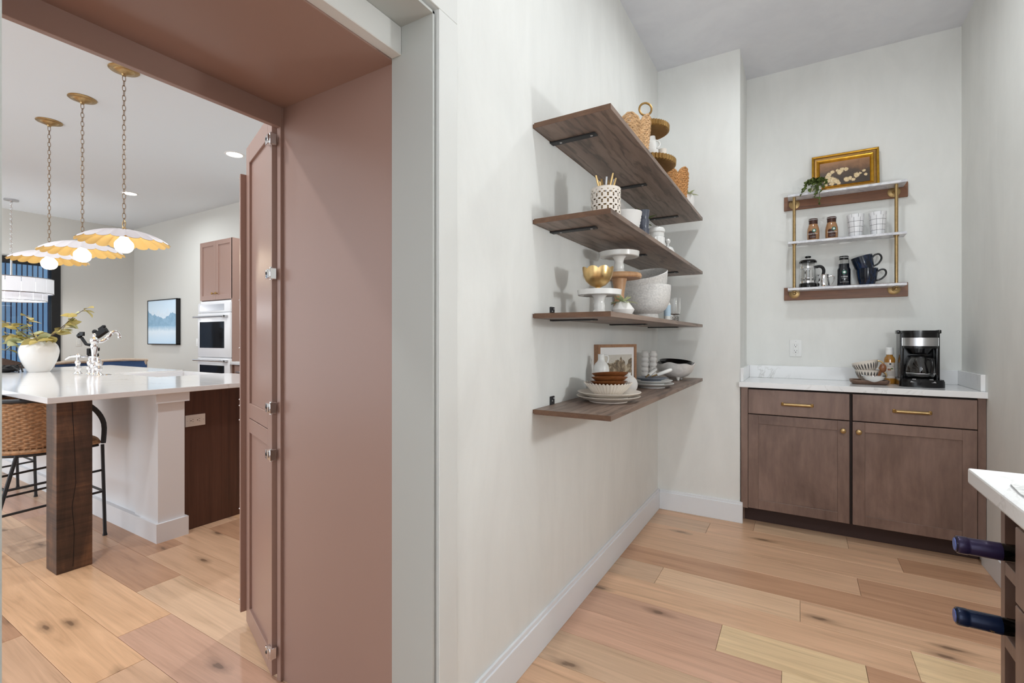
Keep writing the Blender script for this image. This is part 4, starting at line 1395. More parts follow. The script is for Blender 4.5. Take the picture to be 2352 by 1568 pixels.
# ---- second shelf
Z2 = SZs[1]
def perforated_cup(loc, r, h, label):
    t = thing('perforated_cup', label, 'cup', loc)
    NU, NV = 192, 66
    C = ((3, 2.0), (3, 4.9), (7.6, 8.6), (10.4, 8.6))
    m = MB()
    for rad, flip in ((r, False), (r - 0.003, True)):
        vs = [(rad * math.cos(2 * math.pi * i / NU), rad * math.sin(2 * math.pi * i / NU), h * j / NV) for j in range(NV + 1) for i in range(NU)]
        fs = []
        for j in range(NV):
            for i in range(NU):
                u, v = i % 12 + 0.5, j % 12 + 0.5
                if 2 <= j < 62 and any(math.hypot(u - cu, v - cv) < 1.75 for cu, cv in C):
                    continue
                k = (i + 1) % NU
                q = (j * NU + i, j * NU + k, (j + 1) * NU + k, (j + 1) * NU + i)
                fs.append(tuple(reversed(q)) if flip else q)
        m.add(vs, fs)
    m.lathe([(r - 0.003, h), (r - 0.001, h + 0.003), (r + 0.0005, h + 0.001), (r, h)], 48)
    m.build('body', 'cream', t)
    MB().lathe([(0, 0), (r, 0), (r, 0.004), (0, 0.004)], 48).build('base', 'cream', t)
    MB().lathe([(r - 0.009, 0.004), (r - 0.009, h - 0.02), (r - 0.0095, h - 0.02), (r - 0.0095, 0.004)], 48).build('interior_shade_sleeve', 'antique', t)  # added dull gold sleeve, stands in for the shaded interior behind the holes
    return t
PC = (-0.655, 1.806, Z2)
perforated_cup(PC, 0.058, 0.137, 'white perforated ceramic cup holding gold cutlery')
kr = random.Random(5)
for i in range(9):
    a = 2 * math.pi * i / 9 + 0.3
    rb, rt = 0.030, 0.043
    top = Vector((rt * math.cos(a) * 0.9, rt * math.sin(a), 0.172 + kr.uniform(-0.012, 0.024)))
    bot = Vector((-rb * math.cos(a + 0.6) * 0.5, -rb * math.sin(a + 0.6) * 0.5, 0.006))
    gold = i % 3 != 1
    t = thing('cutlery_handle', 'gold cutlery handle standing in the perforated cup' if gold else 'clear acrylic cutlery handle standing in the perforated cup', 'cutlery', PC, 0, 'gold cutlery in the perforated cup' if gold else 'clear cutlery in the perforated cup')
    MB().tube([bot, bot.lerp(top, 0.55), bot.lerp(top, 0.85), top], [0.002, 0.0028, 0.0046, 0.0038], 8).build('handle', 'gold' if gold else 'steel', t)
# ribbed bowl, leaning plate, black cup stack
rp = [(0, 0), (0.035, 0), (0.038, 0.004)]
for k in range(7):
    f = k / 6
    rp += [(0.046 + 0.020 * f ** 0.6, 0.012 + 0.013 * k), (0.049 + 0.020 * f ** 0.6, 0.018 + 0.013 * k)]
rp += [(0.070, 0.108), (0.066, 0.108), (0.055, 0.05), (0.03, 0.012), (0, 0.01)]
obj(MB().lathe(rp, 40), 'ribbed_bowl', 'matte_white', (-0.66, 2.075, Z2), 'ribbed white bowl beside the perforated cup', 'bowl')
def plate_prof(r, h=0.022, foot=0.6):
    return [(0, 0.002), (r * foot * 0.92, 0.002), (r * foot * 0.94, 0), (r * foot, 0), (r * foot, 0.004), (r * 0.8, h * 0.45), (r * 0.97, h * 0.86), (r, h * 0.95), (r * 0.995, h), (r * 0.96, h * 0.98), (r * 0.78, h * 0.62), (r * 0.6, h * 0.4), (0, h * 0.38)]
obj(MB().lathe(plate_prof(0.150, 0.02), 56), 'dinner_plate', 'matte_white', (-0.838, 2.545, Z2 + 0.151), 'large white plate leaning on the wall behind the ribbed bowl', 'plate', rot=(0, R(84), 0))
for k in range(4):
    z = Z2 + k * 0.046
    lbs = ['lowest charcoal cup of the stack on the second shelf', 'charcoal cup second from the bottom of its stack', 'charcoal cup second from the top of its stack', 'topmost charcoal cup of the stack on the second shelf']
    obj(MB().lathe([(0, 0), (0.021, 0), (0.0225, 0.003), (0.0255, 0.020), (0.0285, 0.046), (0.0262, 0.046), (0.0235, 0.02), (0.020, 0.006), (0, 0.005)], 28), 'charcoal_cup', 'black_ceramic', (-0.66, 2.36, z), lbs[k], 'cup', 'stacked charcoal cups')
t = thing('potted_sprig', 'small potted green sprig behind the charcoal cups', 'plant', (-0.785, 2.80, Z2))
MB().lathe([(0, 0), (0.028, 0), (0.036, 0.07), (0.033, 0.07), (0.026, 0.01), (0, 0.01)], 24).build('pot', 'matte_white', t)
lm = leaf_mesh('leaf', 0.07, 0.02, 'leaf_dark')
for k in range(4):
    MB().tube([(0, 0, 0.06), (0.01 * math.cos(k * 1.6), 0.01 * math.sin(k * 1.6), 0.16), (0.03 * math.cos(k * 1.6), 0.03 * math.sin(k * 1.6), 0.26)], 0.002, 5).build('stem', 'stem', t)
for k in range(16):
    a = k * 2.4
    link('leaf', lm, t, (0.016 * math.cos(a), 0.016 * math.sin(a), 0.10 + 0.011 * k), (0, -0.7 + 0.2 * (k % 3), a))
t = thing('fluted_canister', 'white fluted ceramic canister with domed lid on the second shelf', 'canister', (-0.66, 2.615, Z2))
MB().lathe([(0, 0), (0.036, 0), (0.040, 0.008), (0.040, 0.092), (0.036, 0.098), (0, 0.098)], 96, mod=lambda a, i: 1 + (0.03 * math.cos(16 * a) if i in (2, 3) else 0)).build('body', 'white_ceramic', t, ang=60)
MB().lathe([(0, 0.098), (0.036, 0.098), (0.038, 0.104), (0.037, 0.120), (0.042, 0.124), (0.043, 0.136), (0.036, 0.147), (0.018, 0.152), (0, 0.153)], 40).build('lid', 'white_ceramic', t)
MB().tube(handle_pts(0.039, 0.02, 0.085, 0.020, R(60)), 0.006, 8).build('handle', 'white_ceramic', t)
t = thing('sugar_pot', 'small white lidded pot at the far end of the second shelf', 'pot', (-0.645, 2.80, Z2))
MB().lathe([(0, 0), (0.022, 0), (0.036, 0.02), (0.038, 0.045), (0.028, 0.068), (0.010, 0.080), (0, 0.082)], 28).build('body', 'white_ceramic', t)
MB().lathe([(0, 0.080), (0.006, 0.082), (0.006, 0.092), (0.013, 0.100), (0.015, 0.110), (0.009, 0.120), (0, 0.122)], 20).build('knob', 'white_ceramic', t)

# ---- third shelf
Z3 = SZs[2]
def cake_stand(loc, r, h, mat, label, rim=0.020, kind='ribbed'):
    t = thing('cake_stand', label, 'cake stand', loc, 0, 'cake stands on the third shelf')
    if kind == 'ribbed':
        ped = [(0, 0), (0.031, 0), (0.031, 0.005), (0.027, 0.013), (0.0215, 0.022), (0.0225, 0.030), (0.0235, 0.037), (0.0205, 0.045), (0.0195, 0.051), (0.0205, 0.058), (0.024, h - rim - 0.008), (0.032, h - rim), (0, h - rim)]
        top = [(0, h - rim), (r * 0.72, h - rim), (r * 0.76, h - rim - 0.002), (r * 0.94, h - rim - 0.002), (r * 0.97, h - rim), (r, h), (r * 0.975, h), (r * 0.955, h - rim + 0.006), (0, h - rim + 0.005)]
    else:
        ped = [(0, 0), (0.062, 0), (0.062, 0.006), (0.045, 0.016), (0.030, 0.035), (0.022, 0.075), (0.022, 0.11), (0.028, 0.15), (0.034, h - 0.022), (0, h - 0.022)]
        top = [(0, h - 0.022), (r * 0.95, h - 0.022), (r, h - 0.016), (r, h - 0.008), (r * 0.985, h - 0.006), (r * 0.97, h - 0.001), (r * 0.95, h), (0, h)]
    MB().lathe(ped, 36).build('pedestal', mat, t)
    MB().lathe(top, 56).build('plate', mat, t)
    return t
cake_stand((-0.69, 1.828, Z3), 0.088, 0.100, 'white_ceramic', 'near white cake stand carrying the gold lotus bowl')
cake_stand((-0.705, 2.122, Z3), 0.099, 0.200, 'light_wood', 'turned wooden cake stand carrying the smaller white stand', kind='wood')
cake_stand((-0.705, 2.118, Z3 + 0.2003), 0.091, 0.097, 'white_ceramic', 'white cake stand standing on top of the wooden one')
t = thing('lotus_bowl', 'gold footed bowl with scalloped rim on the near cake stand', 'bowl', (-0.69, 1.812, Z3 + 0.086))
zm = lambda a, i: (0.010 * (abs(math.cos(4 * a)) ** 0.7 - 0.5) if i in (6, 7) else 0)
md = lambda a, i: 1 + (0.03 * (abs(math.cos(4 * a)) - 0.5) if 3 <= i <= 10 else 0)
MB().lathe([(0.006, 0.022), (0.012, 0.024), (0.030, 0.032), (0.047, 0.048), (0.056, 0.066), (0.060, 0.084), (0.062, 0.099), (0.0605, 0.099), (0.0585, 0.084), (0.054, 0.066), (0.045, 0.05), (0.028, 0.035), (0, 0.028)], 96, mod=md, zmod=zm).build('bowl', 'gold', t, ang=70)
MB().lathe([(0, 0), (0.017, 0), (0.016, 0.006), (0.011, 0.016), (0.010, 0.026), (0, 0.026)], 28).build('foot', 'gold', t)
succulent((-0.618, 1.905, Z3), 0.045, 'small succulent in a white faceted pot beside the near cake stand', [(0, 0), (0.034, 0), (0.045, 0.020), (0.046, 0.024), (0.026, 0.052), (0.022, 0.056), (0.018, 0.052), (0, 0.048)], L=0.060, Wl=0.027)
sb = [(0, 0), (0.056, 0), (0.064, 0.004), (0.060, 0.032), (0.075, 0.040), (0.098, 0.058), (0.116, 0.095), (0.122, 0.135), (0.124, 0.176), (0.121, 0.180), (0.117, 0.176), (0.114, 0.135), (0.106, 0.095), (0.085, 0.062), (0.05, 0.05), (0, 0.048)]
obj(MB().lathe(sp(sb, 2), 64), 'stone_bowl', 'stone', (-0.69, 2.515, Z3), 'lower speckled stone footed bowl of the nested pair', 'bowl', 'speckled stone bowls')
sb2 = [(0, 0), (0.056, 0), (0.062, 0.004), (0.075, 0.010), (0.098, 0.028), (0.108, 0.050), (0.112, 0.064), (0.116, 0.085), (0.1225, 0.118), (0.1195, 0.122), (0.116, 0.118), (0.110, 0.085), (0.10, 0.05), (0.085, 0.032), (0.05, 0.02), (0, 0.018)]
obj(MB().lathe(sb2, 64), 'stone_bowl', 'stone', (-0.692, 2.530, Z3 + 0.128), 'upper tilted speckled stone bowl of the nested pair', 'bowl', 'speckled stone bowls', rot=(R(20), R(-3), 0))
def tumbler(loc, r, h, label):
    p = [(0, 0), (r * 0.72, 0)]
    for k in range(4):
        p += [(r * 0.78, 0.004 + k * 0.008), (r * 0.72, 0.008 + k * 0.008)]
    p += [(r * 0.9, 0.045), (r, 0.06), (r, h), (r - 0.0022, h), (r - 0.0025, 0.06), (r * 0.8, 0.048), (0, 0.042)]
    return obj(MB().lathe(p, 40), 'tumbler', 'glass', loc, label, 'glass', 'ribbed clear tumblers')
tumbler((-0.620, 2.850, Z3), 0.034, 0.140, 'nearer ribbed clear tumbler beside the stone bowls')
tumbler((-0.665, 2.965, Z3), 0.034, 0.140, 'further ribbed clear tumbler beside the stone bowls')
t = thing('mini_bottle', 'slim clear bottle with pale blue label beside the stone bowls', 'bottle', (-0.628, 2.715, Z3))
MB().lathe([(0, 0), (0.016, 0), (0.018, 0.004), (0.018, 0.095), (0.008, 0.112), (0.008, 0.128), (0, 0.128)], 24).build('body', 'white_ceramic', t)
MB().lathe([(0.0184, 0.03), (0.0184, 0.09), (0.0181, 0.09), (0.0181, 0.03)], 24).build('label_band', plain('pale_blue_label', rgb(186, 208, 224), 0.5), t)

# ---- lowest shelf
Z4 = SZs[3]
PL = (-0.695, 1.945, Z4)
obj(MB().lathe(plate_prof(0.133, 0.026), 64), 'dinner_plate', 'cream', PL, 'bottom cream dinner plate of the near stack', 'plate', 'cream dinner plates of the near stack')
obj(MB().lathe(plate_prof(0.133, 0.026), 64), 'dinner_plate', 'cream', (PL[0] + 0.003, PL[1] + 0.004, Z4 + 0.016), 'upper cream dinner plate under the fluted bowl', 'plate', 'cream dinner plates of the near stack')
NF = 40
fm = lambda a, i: 1 + (0.022 * math.cos(NF * a) if 2 <= i <= 9 else 0)
fz = lambda a, i: (0.0028 * math.cos(NF * a) if i in (5, 6) else 0)
ZF = Z4 + 0.0275
obj(MB().lathe([(0, 0), (0.05, 0), (0.056, 0.003), (0.072, 0.018), (0.090, 0.038), (0.101, 0.050), (0.0995, 0.0515), (0.088, 0.041), (0.070, 0.022), (0.054, 0.008), (0, 0.006)], NF * 8, mod=fm, zmod=fz), 'fluted_bowl', 'cream', (PL[0], PL[1], ZF), 'cream fluted bowl standing on the near plate stack', 'bowl', ang=70)
wbp = [(0, 0), (0.034, 0), (0.036, 0.003), (0.058, 0.013), (0.075, 0.027), (0.0765, 0.030), (0.0735, 0.030), (0.055, 0.0175), (0.033, 0.008), (0, 0.0065)]
WL = ['bottom wooden bowl of the stack in the fluted bowl', 'wooden bowl second from the bottom of the stack', 'wooden bowl second from the top of the stack', 'topmost tilted wooden bowl of the stack']
for k, (tx, ty) in enumerate(((0, 0), (-3, -2), (-6, -3), (-7, -5))):
    obj(MB().lathe(wbp, 44), 'wooden_bowl', 'acacia', (PL[0] + 0.002 * k, PL[1] + 0.003 * k, ZF + 0.012 + 0.0165 * k), WL[k], 'bowl', 'stacked wooden bowls', rot=(R(tx), R(ty), 0))
t = thing('jug', 'white glazed jug with small loop handle in front of the framed picture', 'jug', (-0.79, 2.118, Z4))
MB().lathe([(0, 0), (0.032, 0), (0.035, 0.004), (0.036, 0.03), (0.0365, 0.122), (0.034, 0.138), (0.027, 0.151), (0.018, 0.160), (0.0150, 0.168), (0.0155, 0.190), (0.0165, 0.193), (0.013, 0.193), (0.012, 0.170), (0, 0.16)], 40).build('body', 'white_ceramic', t, ang=60)
MB().tube(spline([(0.011, 0.010, 0.186), (0.022, 0.018, 0.186), (0.027, 0.022, 0.172), (0.023, 0.018, 0.152)], 5), 0.004, 8).build('handle', 'white_ceramic', t)
# framed print leaning, turned out from the wall
t = thing('framed_print', 'wood framed sepia landscape print leaning on the lowest shelf', 'picture', (-0.832, 2.195, Z4), R(70))
fw_, fh, fd = 0.30, 0.236, 0.030
m = MB()
m.box(0, 0.014, 0, fd, 0, fh, 0.001, 1)
m.box(fw_ - 0.014, fw_, 0, fd, 0, fh, 0.001, 1)
m.box(0.014, fw_ - 0.014, 0, fd, 0, 0.014)
m.box(0.014, fw_ - 0.014, 0, fd, fh - 0.014, fh)
m.build('frame', 'frame_wood', t, smooth=False)
MB().box(0.014, fw_ - 0.014, 0.008, fd - 0.002, 0.014, fh - 0.014).build('mount', 'mat', t, smooth=False)
MB().box(-0.108, 0.108, -0.0008, 0.0, -0.082, 0.082).build('print', 'landscape', t, (fw_ / 2 + 0.010, 0.0078, fh / 2 - 0.016), smooth=False)
t = thing('round_vase', 'round flat white vase with short neck beside the wooden bowls', 'vase', (-0.70, 2.235, Z4))
MB().sphere((0, 0, 0.046), 0.046, 28, 18, (1.0, 0.75, 1.0)).build('body', 'matte_white', t).rotation_euler = (0, 0, R(31))
MB().lathe([(0, 0.085), (0.014, 0.087), (0.013, 0.098), (0.015, 0.104), (0.011, 0.104), (0.009, 0.09), (0, 0.09)], 24).build('neck', 'matte_white', t)
P2 = (-0.69, 2.63, Z4)
obj(MB().lathe(plate_prof(0.115, 0.024), 60), 'dinner_plate', 'white_ceramic', P2, 'bottom white plate of the far stack', 'plate', 'white plates of the far stack')
obj(MB().lathe(plate_prof(0.108, 0.022), 60), 'dinner_plate', 'white_ceramic', (P2[0], P2[1], Z4 + 0.018), 'middle white plate of the far stack', 'plate', 'white plates of the far stack')
obj(MB().lathe(plate_prof(0.090, 0.018), 60), 'dessert_plate', plain('grey_blue_glaze', rgb(126, 132, 144), 0.25), (P2[0] - 0.005, P2[1] - 0.005, Z4 + 0.036), 'grey blue plate on top of the far stack', 'plate')
for k, (px, py, a, lb) in enumerate(((-0.70, 2.60, 75, 'white handled spreader pointing up behind the far plates'), (-0.665, 2.64, 25, 'white handled spreader lying across the far plates'))):
    t = thing('spreader', lb, 'spreader', (px, py, Z4 + 0.060), R(a), 'white handled spreaders')
    MB().tube([(0.0, 0, 0.008), (0.016, 0, 0.014), (0.07, 0, 0.034), (0.078, 0, 0.037)], [0.009, 0.010, 0.0105, 0.006], 12).build('handle', 'white_ceramic', t)
    MB().tube([(-0.03, 0, -0.002), (0.0, 0, 0.008)], [0.0035, 0.0045], 8).build('ferrule', 'brass', t)
def bubble_vase(loc, label):
    p = [(0, 0), (0.018, 0)]
    for k in range(6):
        z = 0.004 + k * 0.030
        p += [(0.0165, z), (0.022, z + 0.008), (0.0235, z + 0.015), (0.022, z + 0.022), (0.0165, z + 0.0295)]
    p += [(0.0185, 0.187), (0.0195, 0.190), (0.015, 0.190), (0.013, 0.17), (0, 0.165)]
    return obj(MB().lathe(sp(p, 2), 32), 'bubble_vase', 'matte_white', loc, label, 'vase', 'stacked-bubble white vases')
bubble_vase((-0.800, 2.885, Z4), 'left white bubble vase beside the framed print')
bubble_vase((-0.755, 2.900, Z4), 'right white bubble vase beside the footed bowl')
t = thing('footed_bowl', 'rough white footed bowl with wavy rim at the far end of the lowest shelf', 'bowl', (-0.682, 3.175, Z4))
wz = lambda a, i: (0.006 * math.sin(3 * a) + 0.004 * math.sin(7 * a + 1) if i in (5, 6) else 0)
wm = lambda a, i: 1 + 0.02 * math.sin(5 * a + i)
MB().lathe([(0, 0.012), (0.04, 0.014), (0.075, 0.03), (0.100, 0.055), (0.115, 0.085), (0.122, 0.108), (0.118, 0.109), (0.108, 0.085), (0.09, 0.055), (0.06, 0.032), (0, 0.024)], 64, mod=wm, zmod=wz).build('bowl', plain('rough_white_clay', rgb(234, 231, 228), 0.6, noise=0.08, bump=0.6, bscale=45), t)
for k in range(3):
    a = R(-60 + 120 * k)
    MB().tube([(0.045 * math.cos(a), 0.045 * math.sin(a), 0.018), (0.05 * math.cos(a), 0.05 * math.sin(a), 0.0)], [0.012, 0.006], 8).build('foot', 'matte_white', t)
obj(MB().lathe([(0, 0), (0.03, 0), (0.065, 0.012), (0.090, 0.032), (0.102, 0.052), (0.099, 0.053), (0.085, 0.034), (0.06, 0.016), (0, 0.006)], 56), 'black_bowl', 'black_glaze', (-0.685, 3.178, Z4 + 0.070), 'glossy black bowl nested in the rough white footed bowl', 'bowl', rot=(R(4), R(5), 0))

# ================================================================== COFFEE ALCOVE
YB = 3.88
# ---- base cabinet with two drawers over two doors
t = thing('coffee_cabinet', 'stained maple base cabinet with two drawers and two doors in the alcove', 'cabinet', (-0.326, 3.42, 0))
OX = 0.326
m = MB()
m.box(0, 1.166, 0.022, 0.455, 0.105, 0.884)
m.build('body', 'gap', t, smooth=False)
MB().box(0.0, 0.042, 0.006, 0.024, 0.105, 0.884, 0.001, 1).build('filler_strip', 'cab', t, smooth=False)
MB().box(1.133, 1.166, 0.006, 0.024, 0.105, 0.884, 0.001, 1).build('filler_strip', 'cab', t, smooth=False)
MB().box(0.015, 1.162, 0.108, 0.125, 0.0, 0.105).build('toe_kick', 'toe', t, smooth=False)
MB().box(0.0, 0.015, 0.10, 0.455, 0.0, 0.105).build('toe_return', 'cab', t, smooth=False)
for xa, xb, pc, kx in ((0.044, 0.578, 0.314, 0.546), (0.593, 1.130, 0.862, 0.621)):
    d = MB().box(xa, xb, 0.0, 0.021, 0.719, 0.874, 0.002, 2).build('drawer', 'cab', t, smooth=False)
    h = MB()
    h.tube([(pc - 0.070, -0.022, 0.7915), (pc + 0.070, -0.022, 0.7915)], 0.0085, 10)
    h.box(pc - 0.072, pc + 0.072, -0.022, -0.018, 0.782, 0.800, 0.002, 1)
    hb = h.build('pull', 'brass', d)
    e = MB()
    for s in (-1, 1):
        e.box(pc + s * 0.078 - 0.008, pc + s * 0.078 + 0.008, -0.006, 0.0, 0.781, 0.802, 0.003, 1)
        e.box(pc + s * 0.072 - 0.003, pc + s * 0.072 + 0.003, -0.024, 0.0, 0.784, 0.799, 0.001, 1)
        e.sphere((pc + s * 0.081, -0.007, 0.7915), 0.0035, 8, 5)
    e.build('pull_end', 'antique', hb)
    shaker(t, xa, xb, 0.112, 0.713, 0.0, 0.021, 0.058, 'cab', (kx, 0.658), rec=0.006, kmat='brass')

# ---- quartz counter with upstands
t = thing('alcove_countertop', 'white veined quartz countertop with upstands in the alcove', 'countertop', (0.2555, 3.64, 0.886))
MB().box(-0.591, 0.586, -0.237, 0.239, 0, 0.034, 0.0025, 2).build('slab', 'quartz', t, smooth=False)
MB().box(-0.566, 0.566, 0.219, 0.239, 0.034, 0.122, 0.002, 1).build('upstand', 'quartz', t, smooth=False)
MB().box(-0.586, -0.566, -0.210, 0.239, 0.034, 0.122, 0.002, 1).build('upstand', 'quartz', t, smooth=False)
MB().box(0.566, 0.586, -0.200, 0.239, 0.034, 0.122, 0.002, 1).build('upstand', 'quartz', t, smooth=False)
plate_switch('power_outlet', 'white double outlet on the alcove wall above the counter', 'outlet', (-0.022, YB, 1.132), 0, 'outlet')

# ---- marble and brass wall shelf unit
t = thing('coffee_shelf_unit', 'three-tier marble shelf with brass rods and walnut rails on the alcove wall', 'shelf', (0.2475, 3.862, 1.46))
for za, zb in ((0.635, 0.730), (0.006, 0.095)):
    MB().box(-0.3395, 0.3395, 0.0, 0.018, za, zb, 0.002, 1).build('back_rail', 'rail_wood', t, smooth=False)
for zz in (0.714, 0.396, 0.082):
    MB().box(-0.3150, 0.3170, -0.120, -0.0005, zz - 0.016, zz, 0.002, 1).build('marble_shelf', 'marble', t, smooth=False)
for rx in (-0.2775, 0.2685):
    MB().lathe([(0, 0.066), (0.0095, 0.066), (0.0095, 0.698), (0, 0.698)], 20, c=(rx, -0.092)).build('brass_rod', 'brass', t)
    for zz in (0.374, 0.056):
        MB().lathe([(0, zz), (0.0135, zz), (0.0145, zz + 0.003), (0.0135, zz + 0.006), (0, zz + 0.006)], 20, c=(rx, -0.092)).build('collar', 'brass', t)
    MB().sphere((rx, -0.092, 0.047), 0.0105, 14, 8).build('finial', 'brass', t)
    for zz in (0.672, 0.052):
        Mr = Matrix.Translation((rx, 0.0, zz)) @ Matrix.Rotation(R(90), 4, 'X')
        r = MB().lathe([(0, 0), (0.032, 0), (0.033, 0.003), (0.026, 0.006), (0.012, 0.008), (0.009, 0.014), (0, 0.014)], 28, M=Mr)
        r.tube([(rx, -0.01, zz), (rx, -0.088, zz)], 0.006, 10)
        r.build('rosette', 'brass', t)
ZA, ZB_, ZC = 1.46 + 0.714, 1.46 + 0.396, 1.46 + 0.082
YS = 3.80

# ---- rose painting in gilded frame, leaning
t = thing('rose_painting', 'still life of cream roses in a gilded frame on the alcove shelf', 'painting', (0.255, 3.815, ZA + 0.001))
t.rotation_euler = (R(-7), 0, 0)
fw_, fh = 0.365, 0.255
def frame_ring(prof, w, h):
    """mitred moulding: prof = (inset, depth) pairs from the outer edge inwards"""
    m = MB()
    vs, fs = [], []
    for ins, y in prof:
        x0, x1, z0, z1 = -w / 2 + ins, w / 2 - ins, ins, h - ins
        vs += [(x0, y, z0), (x1, y, z0), (x1, y, z1), (x0, y, z1)]
    for k in range(len(prof) - 1):
        for j in range(4):
            a, b = k * 4 + j, k * 4 + (j + 1) % 4
            fs.append((a, b, b + 4, a + 4))
    return m.add(vs, fs)
frame_ring([(0.0, 0.02), (0.0, -0.012), (0.006, -0.016), (0.012, -0.012)], fw_, fh).build('frame', 'goldframe', t, ang=30)
frame_ring([(0.012, -0.012), (0.014, -0.004), (0.020, 0.000), (0.027, -0.001)], fw_, fh).build('frame_groove', 'antique', t, ang=30)
frame_ring([(0.027, -0.001), (0.030, -0.005), (0.034, -0.003), (0.045, 0.008), (0.047, 0.012)], fw_, fh).build('frame_slip', 'goldframe', t, ang=30)
MB().box(-fw_ / 2 + 0.002, fw_ / 2 - 0.002, 0.012, 0.020, 0.002, fh - 0.002).build('backing', 'frame_wood', t, smooth=False)
MB().box(-fw_ / 2 + 0.046, fw_ / 2 - 0.046, -0.0005, 0.0005, -(fh / 2 - 0.046), fh / 2 - 0.046).build('canvas', 'roses', t, (0, 0.0112, fh / 2), smooth=False)

# ---- trailing plant
t = thing('trailing_plant', 'trailing string-of-pearls plant in a pale pot on the alcove shelf', 'plant', (0.100, 3.768, ZA))
MB().lathe([(0, 0), (0.024, 0), (0.030, 0.05), (0.031, 0.055), (0.027, 0.055), (0.022, 0.01), (0, 0.01)], 28).build('pot', 'matte_white', t)
bead = leaf_mesh('leaf', 0.021, 0.015, 'leaf_dark')
vr = random.Random(9)
ends = [(-0.085, -0.035, -0.005), (-0.070, -0.03, 0.03), (-0.012, -0.055, -0.055), (0.012, -0.056, -0.085), (0.0, -0.055, -0.03), (0.028, -0.05, 0.02), (-0.04, -0.05, 0.0), (0.045, -0.035, 0.045), (-0.055, -0.02, 0.06), (0.03, -0.02, 0.07), (-0.02, -0.03, 0.08), (0.01, 0.01, 0.09), (-0.03, 0.015, 0.085)]
for ex, ey, ez in ends:
    p0, p1, p2 = Vector((0, 0, 0.05)), Vector((ex * 0.75, ey, 0.095)), Vector((ex, ey - 0.004, ez))
    pts = [p0 * (1 - f) ** 2 + p1 * 2 * f * (1 - f) + p2 * f * f for f in [i / 10 for i in range(11)]]
    MB().tube(pts, 0.0012, 4).build('stem', 'leaf_dark', t)
    for i in range(1, 11):
        for s in range(2 if i < 10 else 3):
            o = link('leaf', bead, t, pts[i] + Vector((vr.uniform(-.004, .004), vr.uniform(-.004, .002), vr.uniform(-.003, .003))), (vr.uniform(-1, 1), vr.uniform(-1, 1), vr.uniform(0, 6.28)))

# ---- bottled coffee drinks
def emblem(parent, r, z, er, x=0.0):
    Mr = Matrix.Rotation(x / r, 4, 'Z') @ Matrix.Translation((0, -r - 0.0006, z)) @ Matrix.Rotation(R(90), 4, 'X')
    MB().lathe([(0, 0), (er, 0), (er, 0.0004), (0, 0.0004)], 24, M=Mr).build('emblem', 'green_ink', parent, smooth=False)
    Mr2 = Matrix.Rotation(x / r, 4, 'Z') @ Matrix.Translation((0, -r - 0.0012, z)) @ Matrix.Rotation(R(90), 4, 'X')
    MB().lathe([(0, 0), (er * 0.55, 0), (er * 0.55, 0.0003), (0, 0.0003)], 20, mod=lambda a, i: 1 + 0.18 * math.cos(5 * a), M=Mr2).build('emblem_mark', 'white_ink', parent, smooth=False)
def coffee_bottle(loc, rz, label):
    t = thing('coffee_bottle', label, 'bottle', loc, rz, 'milk coffee bottles on the middle alcove shelf')
    MB().lathe([(0, 0), (0.031, 0), (0.034, 0.004), (0.036, 0.03), (0.036, 0.06), (0.034, 0.08), (0.029, 0.10), (0.0245, 0.112), (0, 0.112)], 36).build('body', 'coffee', t)
    MB().lathe([(0.0248, 0.111), (0.0255, 0.111), (0.0258, 0.128), (0.0245, 0.134), (0, 0.134)], 32).build('neck_wrap', 'choc', t)
    MB().lathe([(0, 0.134), (0.0265, 0.134), (0.0275, 0.137), (0.0265, 0.140), (0.0265, 0.145), (0.024, 0.147), (0, 0.147)], 32).build('cap', 'choc', t)
    MB().torus((0, 0, 0.1375), 0.0272, 0.0012, 'Z', 32, 6).build('cap_ring', 'white_ink', t)
    vs, fs = [], []
    n = 14
    for i in range(n + 1):
        f = i / n
        a = R(-130 + 70 * f)
        zt = 0.012 + 0.052 * math.sin(math.pi * (0.15 + 0.5 * (1 - f)))
        for z in (0.010, zt):
            vs.append((0.0366 * math.cos(a), 0.0366 * math.sin(a), z))
    for i in range(n):
        fs.append((2 * i, 2 * i + 2, 2 * i + 3, 2 * i + 1))
    MB().add(vs, fs).build('label_print', 'choc', t)
    emblem(t, 0.0362, 0.064, 0.012, 0.008)
    text_mesh('frappuccino', 0.0125, None, 0.0372).build('lettering', 'white_ink', t, (0, 0, 0.044), smooth=False)
    text_mesh('chilled coffee drink', 0.0042, None, 0.0372).build('lettering', 'white_ink', t, (0, 0, 0.022), smooth=False)
    return t
b0 = coffee_bottle((0.080, YS, ZB_), R(-6), 'left brown coffee drink bottle on the middle alcove shelf')
copy_tree(b0, None, 'right brown coffee drink bottle on the middle alcove shelf', loc=(0.183, YS, ZB_), rz=R(4))

# ---- grid-pattern cups, stacked in pairs
for x, side in ((0.312, 'left'), (0.427, 'right')):
    prof = [(0, 0), (0.033, 0), (0.0345, 0.003), (0.0455, 0.121), (0.0455, 0.1225), (0.043, 0.1225), (0.032, 0.006), (0, 0.005)]
    prof2 = [(0, 0), (0.033, 0), (0.0345, 0.003), (0.0475, 0.118), (0.0475, 0.1195), (0.045, 0.1195), (0.032, 0.006), (0, 0.005)]
    obj(MB().lathe(prof, 48), 'grid_cup', 'grid', (x, YS, ZB_), 'lower white cup with black grid lines in the %s pair' % side, 'cup', 'black grid cups')
    obj(MB().lathe(prof2, 48), 'grid_cup', 'grid', (x, YS, ZB_ + 0.024), 'upper white cup with black grid lines in the %s pair' % side, 'cup', 'black grid cups', rot=(0, 0, 0.5))

